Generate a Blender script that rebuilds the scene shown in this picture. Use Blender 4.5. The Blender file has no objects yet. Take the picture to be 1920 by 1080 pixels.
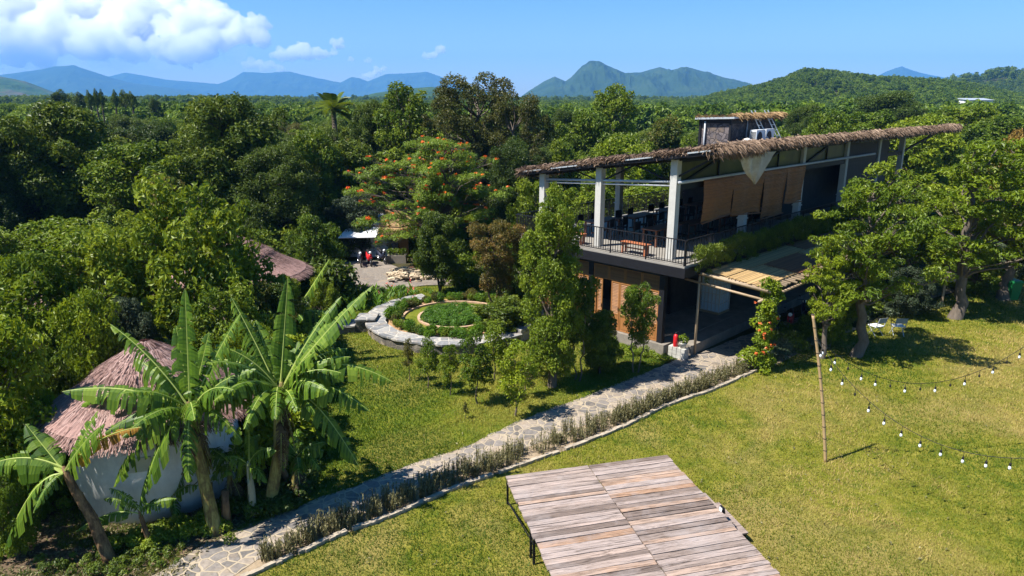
import bpy, bmesh, math, random
import numpy as np
from mathutils import Vector, Matrix
R = math.radians
SC = bpy.context.scene
COL = SC.collection

# ---------------------------------------------------------------- camera
CAM_H, PITCH, FPX = 10.0, R(15.1), 1300.0          # metres, angle below the horizon, focal length in 1920-px units
cd = bpy.data.cameras.new('camera'); cam = bpy.data.objects.new('camera', cd); COL.objects.link(cam)
cd.sensor_width = 36.0; cd.lens = 36.0 * FPX / 1920.0; cd.clip_start = 0.1; cd.clip_end = 80000.0
cam.location = (0, 0, CAM_H); cam.rotation_euler = (math.pi / 2 - PITCH, 0, 0)
SC.camera = cam
# ---------------------------------------------------------------- sky, sun, exposure
SUN_EL = R(56.0)
SUN_TO = Vector((0.945, 0.327, 0))                 # the way shadows fall on the ground
w = bpy.data.worlds.new('World'); SC.world = w; w.use_nodes = True
wn, wl = w.node_tree.nodes, w.node_tree.links
bg = wn['Background']; bg.inputs['Strength'].default_value = 0.065
sky = wn.new('ShaderNodeTexSky'); sky.sky_type = 'NISHITA'; sky.sun_disc = False
sky.sun_elevation = SUN_EL
sky.sun_rotation = math.atan2(-SUN_TO.x, -SUN_TO.y)
sky.air_density = 1.0; sky.dust_density = 0.25; sky.ozone_density = 3.0; sky.altitude = 10
hsv = wn.new('ShaderNodeHueSaturation'); hsv.inputs['Saturation'].default_value = 1.38
wl.new(sky.outputs[0], hsv.inputs['Color']); wl.new(hsv.outputs[0], bg.inputs['Color'])
sl = bpy.data.lights.new('sun', 'SUN'); sun = bpy.data.objects.new('sun', sl); COL.objects.link(sun)
sl.energy = 5.0; sl.angle = R(0.5); sl.color = (1.0, 0.95, 0.86)
sd = Vector((SUN_TO.x * math.cos(SUN_EL), SUN_TO.y * math.cos(SUN_EL), -math.sin(SUN_EL)))
sun.rotation_euler = sd.to_track_quat('-Z', 'Y').to_euler(); sun.location = (-30, -10, 60)
vs = SC.view_settings
SC.display_settings.display_device = 'sRGB'
vs.view_transform = 'Standard'; vs.look = 'None'; vs.gamma = 1.0; vs.exposure = 1.15; vs.use_curve_mapping = False
cy = SC.cycles
cy.use_denoising = True
cy.max_bounces = 48; cy.diffuse_bounces = 3; cy.glossy_bounces = 2; cy.transmission_bounces = 4
cy.transparent_max_bounces = 8; cy.volume_bounces = 48; cy.caustics_reflective = False; cy.caustics_refractive = False
cy.sample_clamp_indirect = 6.0

# ---------------------------------------------------------------- helpers
CP, SP = math.cos(PITCH), math.sin(PITCH)
def ray(px, py):
    u = (px - 960) / FPX; v = (540 - py) / FPX
    return u, CP + v * SP, -SP + v * CP
def G(px, py, z=0.0):                               # the point at height z seen at a photo pixel
    x, y, dz = ray(px, py); k = (z - CAM_H) / dz
    return Vector((x * k, y * k, z))
def at(px, py, Y):                                  # the point at distance Y seen at a photo pixel
    x, y, dz = ray(px, py); k = Y / y
    return Vector((x * k, Y, CAM_H + dz * k))

def link(o, parent=None):
    COL.objects.link(o)
    if parent is not None: o.parent = parent
    return o
def tag(o, label=None, cat=None, group=None, kind=None):
    if label: o['label'] = label
    if cat: o['category'] = cat
    if group: o['group'] = group
    if kind: o['kind'] = kind
    return o
def empty(name, loc=(0, 0, 0), rz=0.0, label=None, cat=None, group=None):
    o = bpy.data.objects.new(name, None); o.location = loc; o.rotation_euler = (0, 0, rz)
    o.empty_display_size = 0.3; COL.objects.link(o)
    return tag(o, label, cat, group)
def copy_tree(o, parent=None):
    c = o.copy(); COL.objects.link(c)
    if parent is not None: c.parent = parent
    for ch in o.children: copy_tree(ch, c)
    return c

def np_mesh(name, V, F, tint=None, mats=(), midx=None, smooth=False):
    """V (n,3), F (m,4) or (m,3) arrays -> mesh, quickly"""
    V = np.ascontiguousarray(V, np.float32); F = np.ascontiguousarray(F, np.int32)
    me = bpy.data.meshes.new(name)
    n, k = F.shape
    me.vertices.add(len(V)); me.vertices.foreach_set('co', V.ravel())
    me.loops.add(n * k); me.loops.foreach_set('vertex_index', F.ravel())
    me.polygons.add(n); me.polygons.foreach_set('loop_start', np.arange(0, n * k, k, dtype=np.int32))
    me.polygons.foreach_set('use_smooth', np.full(n, smooth, dtype=bool))
    for m in mats: me.materials.append(m)
    if midx is not None: me.polygons.foreach_set('material_index', np.asarray(midx, np.int32))
    if tint is not None:
        a = me.attributes.new('tint', 'FLOAT', 'FACE'); a.data.foreach_set('value', np.asarray(tint, np.float32))
    me.update(calc_edges=True)
    return me

class MB:
    """collects shapes into one mesh"""
    def __init__(s): s.v = []; s.f = []; s.t = []; s.m = []; s.cur = 0.5; s.mi = 0
    def face(s, *idx): s.f.append(idx); s.t.append(s.cur); s.m.append(s.mi)
    def quad(s, a, b, c, d):
        n = len(s.v); s.v += [tuple(a), tuple(b), tuple(c), tuple(d)]; s.face(n, n + 1, n + 2, n + 3)
    def tri(s, a, b, c):
        n = len(s.v); s.v += [tuple(a), tuple(b), tuple(c)]; s.face(n, n + 1, n + 2)
    def hexa(s, P):                                 # 8 corners: bottom 0-3, top 4-7
        n = len(s.v); s.v += [tuple(p) for p in P]
        for q in ((3, 2, 1, 0), (4, 5, 6, 7), (0, 1, 5, 4), (1, 2, 6, 5), (2, 3, 7, 6), (3, 0, 4, 7)): s.face(*[n + i for i in q])
    def box(s, x0, x1, y0, y1, z0, z1):
        s.hexa([(x0, y0, z0), (x1, y0, z0), (x1, y1, z0), (x0, y1, z0), (x0, y0, z1), (x1, y0, z1), (x1, y1, z1), (x0, y1, z1)])
    def bar(s, p, q, w, h=None, up=(0, 0, 1)):
        p = Vector(p); q = Vector(q); h = h or w; d = (q - p).normalized(); up = Vector(up)
        sd_ = d.cross(up)
        if sd_.length < 1e-3: sd_ = d.cross(Vector((0, 1, 0)))
        sd_.normalize(); u = sd_.cross(d).normalized()
        a = sd_ * w / 2; b = u * h / 2
        s.hexa([p - a - b, p + a - b, q + a - b, q - a - b, p - a + b, p + a + b, q + a + b, q - a + b])
    def tube(s, pts, rad, n=8, caps=True):
        pts = [Vector(p) for p in pts]
        if not hasattr(rad, '__len__'): rad = [rad] * len(pts)
        rings = []; ref = None
        for i, p in enumerate(pts):
            d = (pts[min(i + 1, len(pts) - 1)] - pts[max(i - 1, 0)])
            d = d.normalized() if d.length > 1e-9 else Vector((0, 0, 1))
            if ref is None:
                ref = Vector((1, 0, 0)) if abs(d.x) < 0.9 else Vector((0, 1, 0))
            a = (ref - d * ref.dot(d)).normalized(); b = d.cross(a); ref = a
            k = len(s.v)
            for j in range(n):
                t = 2 * math.pi * j / n
                s.v.append(tuple(p + a * (math.cos(t) * rad[i]) + b * (math.sin(t) * rad[i])))
            rings.append(k)
        for i in range(len(rings) - 1):
            for j in range(n):
                s.face(rings[i] + j, rings[i] + (j + 1) % n, rings[i + 1] + (j + 1) % n, rings[i + 1] + j)
        if caps:
            s.face(*[rings[0] + j for j in range(n)][::-1]); s.face(*[rings[-1] + j for j in range(n)])
    def lathe(s, prof, c=(0, 0, 0), n=16):
        c = Vector(c); rings = []
        for r, z in prof:
            k = len(s.v)
            for j in range(n):
                t = 2 * math.pi * j / n
                s.v.append((c.x + math.cos(t) * r, c.y + math.sin(t) * r, c.z + z))
            rings.append(k)
        for i in range(len(rings) - 1):
            for j in range(n):
                s.face(rings[i] + j, rings[i] + (j + 1) % n, rings[i + 1] + (j + 1) % n, rings[i + 1] + j)
        s.face(*[rings[0] + j for j in range(n)][::-1]); s.face(*[rings[-1] + j for j in range(n)])
    def mesh(s, name, mats, smooth=False):
        me = bpy.data.meshes.new(name)
        me.from_pydata(s.v, [], s.f)
        if not isinstance(mats, (list, tuple)): mats = [mats]
        for m in mats: me.materials.append(m)
        me.polygons.foreach_set('material_index', s.m)
        me.polygons.foreach_set('use_smooth', [smooth] * len(s.f))
        a = me.attributes.new('tint', 'FLOAT', 'FACE'); a.data.foreach_set('value', s.t)
        me.update()
        return me
    def build(s, name, mats, parent=None, smooth=False, loc=None):
        o = bpy.data.objects.new(name, s.mesh(name, mats, smooth))
        if loc is not None: o.location = loc
        return link(o, parent)

# ---------------------------------------------------------------- materials
def new_mat(name):
    m = bpy.data.materials.new(name); m.use_nodes = True
    nt = m.node_tree; p = nt.nodes['Principled BSDF']
    return m, nt, nt.nodes, nt.links, p
def ramp(N, stops, mode='LINEAR'):
    r = N.new('ShaderNodeValToRGB'); cr = r.color_ramp; cr.interpolation = mode
    while len(cr.elements) < len(stops): cr.elements.new(0.5)
    for e, (pos, c) in zip(cr.elements, stops): e.position = pos; e.color = (*c, 1)
    return r
def coords(N, L, scale=(1, 1, 1), kind='Object'):
    tc = N.new('ShaderNodeTexCoord'); mp = N.new('ShaderNodeMapping'); mp.inputs['Scale'].default_value = scale
    L.new(tc.outputs[kind], mp.inputs['Vector']); return mp.outputs[0]
def noise(N, L, vec, scale, detail=4, rough=0.6, dist=0.0):
    n = N.new('ShaderNodeTexNoise'); n.inputs['Scale'].default_value = scale; n.inputs['Detail'].default_value = detail
    n.inputs['Roughness'].default_value = rough; n.inputs['Distortion'].default_value = dist
    if vec is not None: L.new(vec, n.inputs['Vector'])
    return n
def mixc(N, L, f, a, b, mode='MIX'):
    m = N.new('ShaderNodeMix'); m.data_type = 'RGBA'; m.blend_type = mode
    for sock, val in ((m.inputs[0], f), (m.inputs[6], a), (m.inputs[7], b)):
        if hasattr(val, 'is_linked') or isinstance(val, bpy.types.NodeSocket): L.new(val, sock)
        elif isinstance(val, (int, float)): sock.default_value = val
        else: sock.default_value = (*val, 1)
    return m.outputs[2]
def math_(N, L, op, a, b=None):
    m = N.new('ShaderNodeMath'); m.operation = op
    for i, val in enumerate((a, b)):
        if val is None: continue
        if isinstance(val, bpy.types.NodeSocket): L.new(val, m.inputs[i])
        else: m.inputs[i].default_value = val
    return m.outputs[0]
def attr(N, name='tint'):
    a = N.new('ShaderNodeAttribute'); a.attribute_name = name; return a.outputs['Fac']
def bump(N, L, p, h, strength=0.3, dist=0.02):
    b = N.new('ShaderNodeBump'); b.inputs['Strength'].default_value = strength; b.inputs['Distance'].default_value = dist
    L.new(h, b.inputs['Height']); L.new(b.outputs[0], p.inputs['Normal'])

def plain(name, c, rough=0.7, var=0.25, scale=6, metal=0.0, stretch=(1, 1, 1), bmp=0.15, spec=0.3):
    m, nt, N, L, p = new_mat(name)
    v = coords(N, L, stretch); n = noise(N, L, v, scale, 5, 0.65); n2 = noise(N, L, v, scale * 7, 3)
    f = math_(N, L, 'ADD', math_(N, L, 'MULTIPLY', n.outputs[0], 0.7), math_(N, L, 'MULTIPLY', n2.outputs[0], 0.3))
    lo = tuple(x * (1 - var) for x in c); hi = tuple(min(1, x * (1 + var)) for x in c)
    r = ramp(N, [(0.3, lo), (0.7, hi)]); L.new(f, r.inputs[0]); L.new(r.outputs[0], p.inputs['Base Color'])
    p.inputs['Roughness'].default_value = rough; p.inputs['Metallic'].default_value = metal
    p.inputs['Specular IOR Level'].default_value = spec
    if bmp: bump(N, L, p, n2.outputs[0], bmp, 0.01)
    return m

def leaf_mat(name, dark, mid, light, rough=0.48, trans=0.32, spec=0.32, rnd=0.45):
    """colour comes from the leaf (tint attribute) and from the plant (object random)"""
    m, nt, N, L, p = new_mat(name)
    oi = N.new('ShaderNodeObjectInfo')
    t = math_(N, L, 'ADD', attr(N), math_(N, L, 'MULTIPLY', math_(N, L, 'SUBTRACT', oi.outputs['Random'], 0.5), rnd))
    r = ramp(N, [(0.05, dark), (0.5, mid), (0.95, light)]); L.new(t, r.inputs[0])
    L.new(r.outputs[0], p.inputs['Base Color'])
    p.inputs['Roughness'].default_value = rough; p.inputs['Specular IOR Level'].default_value = spec
    tr = N.new('ShaderNodeBsdfTranslucent')
    hs = N.new('ShaderNodeHueSaturation'); hs.inputs['Hue'].default_value = 0.485; hs.inputs['Value'].default_value = 1.25
    L.new(r.outputs[0], hs.inputs['Color']); L.new(hs.outputs[0], tr.inputs['Color'])
    mx = N.new('ShaderNodeMixShader'); mx.inputs[0].default_value = trans
    L.new(p.outputs[0], mx.inputs[1]); L.new(tr.outputs[0], mx.inputs[2])
    L.new(mx.outputs[0], N['Material Output'].inputs['Surface'])
    return m

M = {}
M['bark'] = plain('bark', (0.13, 0.10, 0.075), 0.9, 0.5, 3, stretch=(3, 3, 0.7), bmp=0.8)
M['bark_dark'] = plain('bark_dark', (0.06, 0.045, 0.035), 0.9, 0.4, 4, stretch=(3, 3, 0.7), bmp=0.8)
M['bark_pale'] = plain('bark_pale', (0.125, 0.10, 0.08), 0.9, 0.4, 4, stretch=(3, 3, 0.7), bmp=0.8)
M['leaf_jungle'] = leaf_mat('leaf_jungle', (0.022, 0.044, 0.004), (0.074, 0.116, 0.009), (0.18, 0.225, 0.018))
M['leaf_deep'] = leaf_mat('leaf_deep', (0.015, 0.034, 0.004), (0.052, 0.088, 0.010), (0.125, 0.175, 0.018))
M['leaf_fresh'] = leaf_mat('leaf_fresh', (0.032, 0.068, 0.005), (0.100, 0.160, 0.009), (0.22, 0.275, 0.016))
M['leaf_lime'] = leaf_mat('leaf_lime', (0.055, 0.10, 0.005), (0.145, 0.21, 0.009), (0.28, 0.335, 0.016), trans=0.35)
M['leaf_olive'] = leaf_mat('leaf_olive', (0.035, 0.045, 0.008), (0.075, 0.085, 0.014), (0.16, 0.14, 0.025))
M['leaf_rust'] = leaf_mat('leaf_rust', (0.035, 0.045, 0.008), (0.10, 0.095, 0.015), (0.26, 0.155, 0.035))
M['leaf_flush'] = leaf_mat('leaf_flush', (0.025, 0.05, 0.006), (0.08, 0.12, 0.012), (0.32, 0.20, 0.04))
M['leaf_feather'] = leaf_mat('leaf_feather', (0.035, 0.080, 0.006), (0.085, 0.155, 0.011), (0.17, 0.24, 0.02), trans=0.35, spec=0.25)
M['leaf_grey'] = leaf_mat('leaf_grey', (0.022, 0.036, 0.018), (0.05, 0.075, 0.034), (0.10, 0.13, 0.07))
M['leaf_forest'] = leaf_mat('leaf_forest', (0.035, 0.075, 0.008), (0.090, 0.155, 0.014), (0.175, 0.245, 0.022), spec=0.2, rnd=0.6)
M['leaf_bed'] = leaf_mat('leaf_bed', (0.035, 0.09, 0.005), (0.075, 0.17, 0.008), (0.14, 0.25, 0.015))
M['leaf_dry'] = leaf_mat('leaf_dry', (0.07, 0.066, 0.024), (0.16, 0.148, 0.062), (0.28, 0.25, 0.13), trans=0.2, spec=0.2)
M['leaf_banana'] = leaf_mat('leaf_banana', (0.032, 0.080, 0.007), (0.090, 0.168, 0.012), (0.20, 0.285, 0.028), rough=0.45, trans=0.34, spec=0.30, rnd=0.25)
M['leaf_banana_dry'] = leaf_mat('leaf_banana_dry', (0.16, 0.07, 0.012), (0.36, 0.19, 0.03), (0.52, 0.32, 0.05), rnd=0)
M['leaf_banana_brown'] = leaf_mat('leaf_banana_brown', (0.04, 0.03, 0.015), (0.09, 0.065, 0.035), (0.16, 0.12, 0.07), rnd=0)
M['midrib'] = plain('midrib', (0.32, 0.38, 0.09), 0.5, 0.15, 8)
M['flower_red'] = leaf_mat('flower_red', (0.55, 0.055, 0.008), (0.75, 0.125, 0.012), (0.85, 0.24, 0.03), trans=0.2, rnd=0)
M['flower_orange'] = leaf_mat('flower_orange', (0.55, 0.10, 0.02), (0.70, 0.16, 0.04), (0.85, 0.30, 0.08), trans=0.2, rnd=0)
M['flower_pink'] = leaf_mat('flower_pink', (0.55, 0.06, 0.05), (0.75, 0.13, 0.10), (0.8, 0.25, 0.2), trans=0.2, rnd=0)

def grass_ground(name, a, b, c, dry):
    m, nt, N, L, p = new_mat(name)
    v = coords(N, L)
    n1 = noise(N, L, v, 0.22, 5, 0.6, 0.6); n2 = noise(N, L, v, 1.6, 5, 0.7); n3 = noise(N, L, v, 22, 3, 0.7)
    r = ramp(N, [(0.35, a), (0.5, b), (0.66, c)]); L.new(n2.outputs[0], r.inputs[0])
    f = ramp(N, [(0.48, (0, 0, 0)), (0.66, (1, 1, 1))]); L.new(n1.outputs[0], f.inputs[0])
    k = math_(N, L, 'MULTIPLY', f.outputs[0], 0.75)
    cc = mixc(N, L, k, r.outputs[0], dry)
    g = ramp(N, [(0.3, (0.62, 0.62, 0.62)), (0.7, (1.3, 1.3, 1.3))]); L.new(n3.outputs[0], g.inputs[0])
    cc = mixc(N, L, 1.0, cc, g.outputs[0], 'MULTIPLY')
    L.new(cc, p.inputs['Base Color']); p.inputs['Roughness'].default_value = 0.95; p.inputs['Specular IOR Level'].default_value = 0.1
    bump(N, L, p, n3.outputs[0], 0.9, 0.05)
    return m
M['lawn'] = grass_ground('lawn', (0.075, 0.105, 0.009), (0.16, 0.160, 0.018), (0.23, 0.205, 0.036), (0.265, 0.20, 0.07))
M['lawn_green'] = grass_ground('lawn_green', (0.070, 0.110, 0.009), (0.125, 0.150, 0.014), (0.175, 0.180, 0.022), (0.20, 0.165, 0.04))
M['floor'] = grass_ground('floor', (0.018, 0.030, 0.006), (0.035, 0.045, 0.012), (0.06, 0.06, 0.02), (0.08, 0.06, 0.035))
M['soil'] = plain('soil', (0.11, 0.075, 0.045), 0.95, 0.5, 3, bmp=0.9)
M['soil_pale'] = plain('soil_pale', (0.33, 0.20, 0.10), 0.95, 0.3, 4, bmp=0.6)

def blade_mat():
    m = leaf_mat('grass_blade', (0.06, 0.115, 0.006), (0.185, 0.205, 0.020), (0.40, 0.315, 0.10), rough=0.6, trans=0.3, spec=0.2, rnd=0)
    return m
M['blade'] = blade_mat()
M['blade_green'] = leaf_mat('grass_blade_green', (0.055, 0.11, 0.006), (0.145, 0.20, 0.014), (0.31, 0.29, 0.05), rough=0.6, trans=0.3, spec=0.2, rnd=0)

def flagstone(name, scale, stone_a, stone_b, stone_c, mortar, w=0.06):
    m, nt, N, L, p = new_mat(name)
    v = coords(N, L); nz = noise(N, L, v, 1.1, 2)
    add = N.new('ShaderNodeMixRGB'); add.blend_type = 'ADD'; add.inputs[0].default_value = 0.35
    L.new(v, add.inputs[1]); L.new(nz.outputs[1], add.inputs[2])
    vo = N.new('ShaderNodeTexVoronoi'); vo.feature = 'F1'; vo.inputs['Scale'].default_value = scale; L.new(add.outputs[0], vo.inputs['Vector'])
    ve = N.new('ShaderNodeTexVoronoi'); ve.feature = 'DISTANCE_TO_EDGE'; ve.inputs['Scale'].default_value = scale; L.new(add.outputs[0], ve.inputs['Vector'])
    sep = N.new('ShaderNodeSeparateColor'); L.new(vo.outputs['Color'], sep.inputs[0])
    r = ramp(N, [(0.0, stone_a), (0.5, stone_b), (1.0, stone_c)]); L.new(sep.outputs[0], r.inputs[0])
    n2 = noise(N, L, v, 9, 5, 0.7); g = ramp(N, [(0.25, (0.6, 0.6, 0.6)), (0.75, (1.3, 1.28, 1.22))]); L.new(n2.outputs[0], g.inputs[0])
    sc = mixc(N, L, 1.0, r.outputs[0], g.outputs[0], 'MULTIPLY')
    e = ramp(N, [(w * 0.6, (0, 0, 0)), (w * 1.25, (1, 1, 1))]); L.new(ve.outputs[0], e.inputs[0])
    n4 = noise(N, L, v, 1.7, 4); k = ramp(N, [(0.52, (0, 0, 0)), (0.72, (1, 1, 1))]); L.new(n4.outputs[0], k.inputs[0])
    mo = mixc(N, L, n2.outputs[0], tuple(x * 0.7 for x in mortar), tuple(min(1, x * 1.25) for x in mortar))
    sc = mixc(N, L, math_(N, L, 'MULTIPLY', k.outputs[0], 0.6), sc, (0.30, 0.22, 0.14))
    c = mixc(N, L, e.outputs[0], mo, sc)
    L.new(c, p.inputs['Base Color']); p.inputs['Roughness'].default_value = 0.85; p.inputs['Specular IOR Level'].default_value = 0.25
    bump(N, L, p, mixc(N, L, 0.35, e.outputs[0], n2.outputs[0]), 0.6, 0.03)
    return m
M['flag'] = flagstone('flag', 3.2, (0.12, 0.112, 0.108), (0.20, 0.18, 0.168), (0.32, 0.265, 0.215), (0.36, 0.295, 0.21))
M['slate'] = flagstone('slate', 2.1, (0.15, 0.155, 0.165), (0.23, 0.23, 0.235), (0.32, 0.31, 0.295), (0.40, 0.37, 0.32), 0.05)
M['rubble'] = flagstone('rubble', 3.6, (0.08, 0.072, 0.066), (0.15, 0.135, 0.12), (0.24, 0.21, 0.175), (0.20, 0.175, 0.14), 0.05)
M['stone_clad'] = flagstone('stone_clad', 3.6, (0.07, 0.062, 0.07), (0.115, 0.10, 0.11), (0.18, 0.155, 0.16), (0.05, 0.045, 0.05), 0.05)
M['yard'] = flagstone('yard', 1.2, (0.17, 0.145, 0.13), (0.20, 0.175, 0.155), (0.24, 0.205, 0.18), (0.20, 0.175, 0.15), 0.04)
M['concrete'] = plain('concrete', (0.42, 0.40, 0.36), 0.85, 0.22, 2)
M['kerb'] = plain('kerb', (0.34, 0.285, 0.215), 0.9, 0.45, 5)
M['column'] = plain('column', (0.46, 0.45, 0.42), 0.7, 0.12, 2)
M['plaster'] = plain('plaster', (0.68, 0.68, 0.67), 0.85, 0.25, 1.1, stretch=(1, 1, 0.6))
M['plinth'] = plain('plinth', (0.21, 0.185, 0.155), 0.9, 0.35, 2)
M['black_steel'] = plain('black_steel', (0.010, 0.010, 0.013), 0.55, 0.3, 6, spec=0.25)
M['grey_pipe'] = plain('grey_pipe', (0.42, 0.44, 0.47), 0.45, 0.2, 4, spec=0.5)
M['zinc'] = plain('zinc', (0.50, 0.53, 0.56), 0.4, 0.12, 3, metal=0.4)
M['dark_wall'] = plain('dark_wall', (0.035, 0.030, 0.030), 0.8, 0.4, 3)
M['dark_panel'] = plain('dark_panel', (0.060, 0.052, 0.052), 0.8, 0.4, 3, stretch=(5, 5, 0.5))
M['floor_tile'] = plain('floor_tile', (0.27, 0.25, 0.22), 0.5, 0.15, 1.5)
def wood(name, c, var=0.4, grain=(1, 14, 14), rough=0.6, tint=0.35):
    m, nt, N, L, p = new_mat(name)
    v = coords(N, L, grain); n = noise(N, L, v, 1.4, 6, 0.7, 0.8)
    t = math_(N, L, 'ADD', math_(N, L, 'MULTIPLY', n.outputs[0], 1 - tint), math_(N, L, 'MULTIPLY', attr(N), tint))
    r = ramp(N, [(0.25, tuple(x * (1 - var) for x in c)), (0.75, tuple(min(1, x * (1 + var)) for x in c))])
    L.new(t, r.inputs[0]); L.new(r.outputs[0], p.inputs['Base Color']); p.inputs['Roughness'].default_value = rough
    bump(N, L, p, n.outputs[0], 0.3, 0.006); return m
M['door'] = wood('door', (0.27, 0.115, 0.032), 0.35, (12, 12, 1))
M['table'] = wood('table', (0.36, 0.12, 0.05), 0.35)
M['table_dark'] = wood('table_dark', (0.14, 0.055, 0.03), 0.35)  # table wood darkened to carry the deck's deep shade in its colour
M['bamboo'] = wood('bamboo', (0.33, 0.24, 0.15), 0.35, (1, 8, 8))
M['bamboo_pole'] = wood('bamboo_pole', (0.40, 0.27, 0.14), 0.3, (9, 9, 1))
M['blind'] = wood('blind', (0.22, 0.085, 0.022), 0.45, (3, 3, 34))
M['mat'] = wood('mat', (0.44, 0.29, 0.13), 0.35, (2, 30, 4), tint=0.6)
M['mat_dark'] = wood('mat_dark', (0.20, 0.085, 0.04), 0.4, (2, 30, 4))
def planks():
    m, nt, N, L, p = new_mat('planks')
    v = coords(N, L, (0.8, 11, 1)); n = noise(N, L, v, 1.3, 8, 0.78, 1.4)
    v2 = coords(N, L); n2 = noise(N, L, v2, 1.3, 4, 0.6, 0.5)
    r = ramp(N, [(0.0, (0.15, 0.115, 0.098)), (0.25, (0.23, 0.182, 0.158)), (0.55, (0.30, 0.245, 0.222)), (0.78, (0.31, 0.225, 0.175)), (1.0, (0.28, 0.175, 0.115))])
    L.new(attr(N), r.inputs[0])
    g = ramp(N, [(0.38, (0.40, 0.37, 0.35)), (0.49, (0.95, 0.94, 0.93)), (0.61, (1.4, 1.36, 1.33))]); L.new(n.outputs[0], g.inputs[0])
    c = mixc(N, L, 1.0, r.outputs[0], g.outputs[0], 'MULTIPLY')
    k = ramp(N, [(0.5, (0, 0, 0)), (0.75, (1, 1, 1))]); L.new(n2.outputs[0], k.inputs[0])
    c = mixc(N, L, math_(N, L, 'MULTIPLY', k.outputs[0], 0.45), c, (0.36, 0.32, 0.31))
    L.new(c, p.inputs['Base Color']); p.inputs['Roughness'].default_value = 0.8; p.inputs['Specular IOR Level'].default_value = 0.25
    bump(N, L, p, n.outputs[0], 0.5, 0.008); return m
M['planks'] = planks()
M['thatch_pink'] = leaf_mat('thatch_pink', (0.12, 0.066, 0.055), (0.31, 0.19, 0.165), (0.47, 0.325, 0.29), rough=0.8, trans=0.06, spec=0.15, rnd=0.1)
M['thatch_brown'] = leaf_mat('thatch_brown', (0.09, 0.060, 0.042), (0.22, 0.150, 0.105), (0.38, 0.28, 0.20), rough=0.85, trans=0.08, spec=0.1, rnd=0)
M['thatch_gold'] = leaf_mat('thatch_gold', (0.17, 0.10, 0.05), (0.34, 0.22, 0.11), (0.52, 0.37, 0.20), rough=0.85, trans=0.1, spec=0.1, rnd=0)
M['white_paint'] = plain('white_paint', (0.72, 0.74, 0.76), 0.5, 0.06, 3)
M['white_tarp'] = plain('white_tarp', (0.80, 0.80, 0.80), 0.5, 0.05, 1.5)
M['glass_bulb'] = plain('glass_bulb', (0.80, 0.84, 0.90), 0.12, 0.03, 3, bmp=0, spec=0.7)
M['black_rubber'] = plain('black_rubber', (0.015, 0.015, 0.015), 0.6, 0.2, 6)
M['red_paint'] = plain('red_paint', (0.55, 0.015, 0.02), 0.35, 0.1, 4, bmp=0, spec=0.5)
M['blue_black'] = plain('blue_black', (0.02, 0.025, 0.045), 0.3, 0.2, 4, bmp=0, spec=0.5)
M['chrome'] = plain('chrome', (0.6, 0.6, 0.62), 0.25, 0.1, 4, metal=0.9, bmp=0)
M['green_plastic'] = plain('green_plastic', (0.012, 0.16, 0.045), 0.45, 0.1, 4, bmp=0)
M['clay'] = plain('clay', (0.38, 0.17, 0.09), 0.8, 0.2, 4)
M['brick_edge'] = plain('brick_edge', (0.44, 0.29, 0.19), 0.85, 0.3, 5)
M['cloth_white'] = plain('cloth_white', (0.62, 0.58, 0.53), 0.8, 0.08, 3)
M['pale_stone'] = plain('pale_stone', (0.46, 0.37, 0.26), 0.9, 0.25, 3)
M['blue_plastic'] = plain('blue_plastic', (0.45, 0.60, 0.72), 0.4, 0.1, 3)
def film():
    m, nt, N, L, p = new_mat('film')
    v = coords(N, L, (1, 1, 0.5)); n = noise(N, L, v, 1.3, 4)
    r = ramp(N, [(0.3, (0.055, 0.060, 0.014)), (0.7, (0.14, 0.14, 0.035))]); L.new(n.outputs[0], r.inputs[0]); L.new(r.outputs[0], p.inputs['Base Color'])
    p.inputs['Roughness'].default_value = 0.35
    tr = N.new('ShaderNodeBsdfTransparent'); tr.inputs[0].default_value = (0.65, 0.68, 0.4, 1)
    mx = N.new('ShaderNodeMixShader'); mx.inputs[0].default_value = 0.35
    L.new(p.outputs[0], mx.inputs[1]); L.new(tr.outputs[0], mx.inputs[2]); L.new(mx.outputs[0], N['Material Output'].inputs['Surface'])
    return m
M['film'] = film()
def gauze():
    m, nt, N, L, p = new_mat('gauze')
    p.inputs['Base Color'].default_value = (0.62, 0.55, 0.48, 1); p.inputs['Roughness'].default_value = 0.8
    tr = N.new('ShaderNodeBsdfTransparent'); n = noise(N, L, coords(N, L), 2, 3)
    mx = N.new('ShaderNodeMixShader'); L.new(math_(N, L, 'MULTIPLY', n.outputs[0], 0.75), mx.inputs[0])
    L.new(p.outputs[0], mx.inputs[1]); L.new(tr.outputs[0], mx.inputs[2]); L.new(mx.outputs[0], N['Material Output'].inputs['Surface'])
    return m
M['gauze'] = gauze()
# ================================================================ terrain
_rs = np.random.RandomState(11)
_tab = _rs.rand(256, 256)
def vnoise(x, y):
    xi = np.floor(x).astype(int); yi = np.floor(y).astype(int); fx = x - xi; fy = y - yi
    fx = fx * fx * (3 - 2 * fx); fy = fy * fy * (3 - 2 * fy)
    a = _tab[xi % 256, yi % 256]; b = _tab[(xi + 1) % 256, yi % 256]; c = _tab[xi % 256, (yi + 1) % 256]; d = _tab[(xi + 1) % 256, (yi + 1) % 256]
    return (a * (1 - fx) + b * fx) * (1 - fy) + (c * (1 - fx) + d * fx) * fy
def fbm(x, y, o=5, g=0.5):
    s = 0; a = 1; n = 0
    for _ in range(o):
        s = s + a * vnoise(x, y); n += a; a *= g; x = x * 2.03 + 17.1; y = y * 2.03 + 5.7
    return s / n
def ridged(x, y, o=5):
    s = 0; a = 1; n = 0
    for _ in range(o):
        s = s + a * (1 - np.abs(2 * vnoise(x, y) - 1)); n += a; a *= 0.5; x = x * 2.07 + 3.3; y = y * 2.07 + 9.1
    return s / n
def smooth01(t):
    t = np.clip(t, 0, 1); return t * t * (3 - 2 * t)
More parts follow.
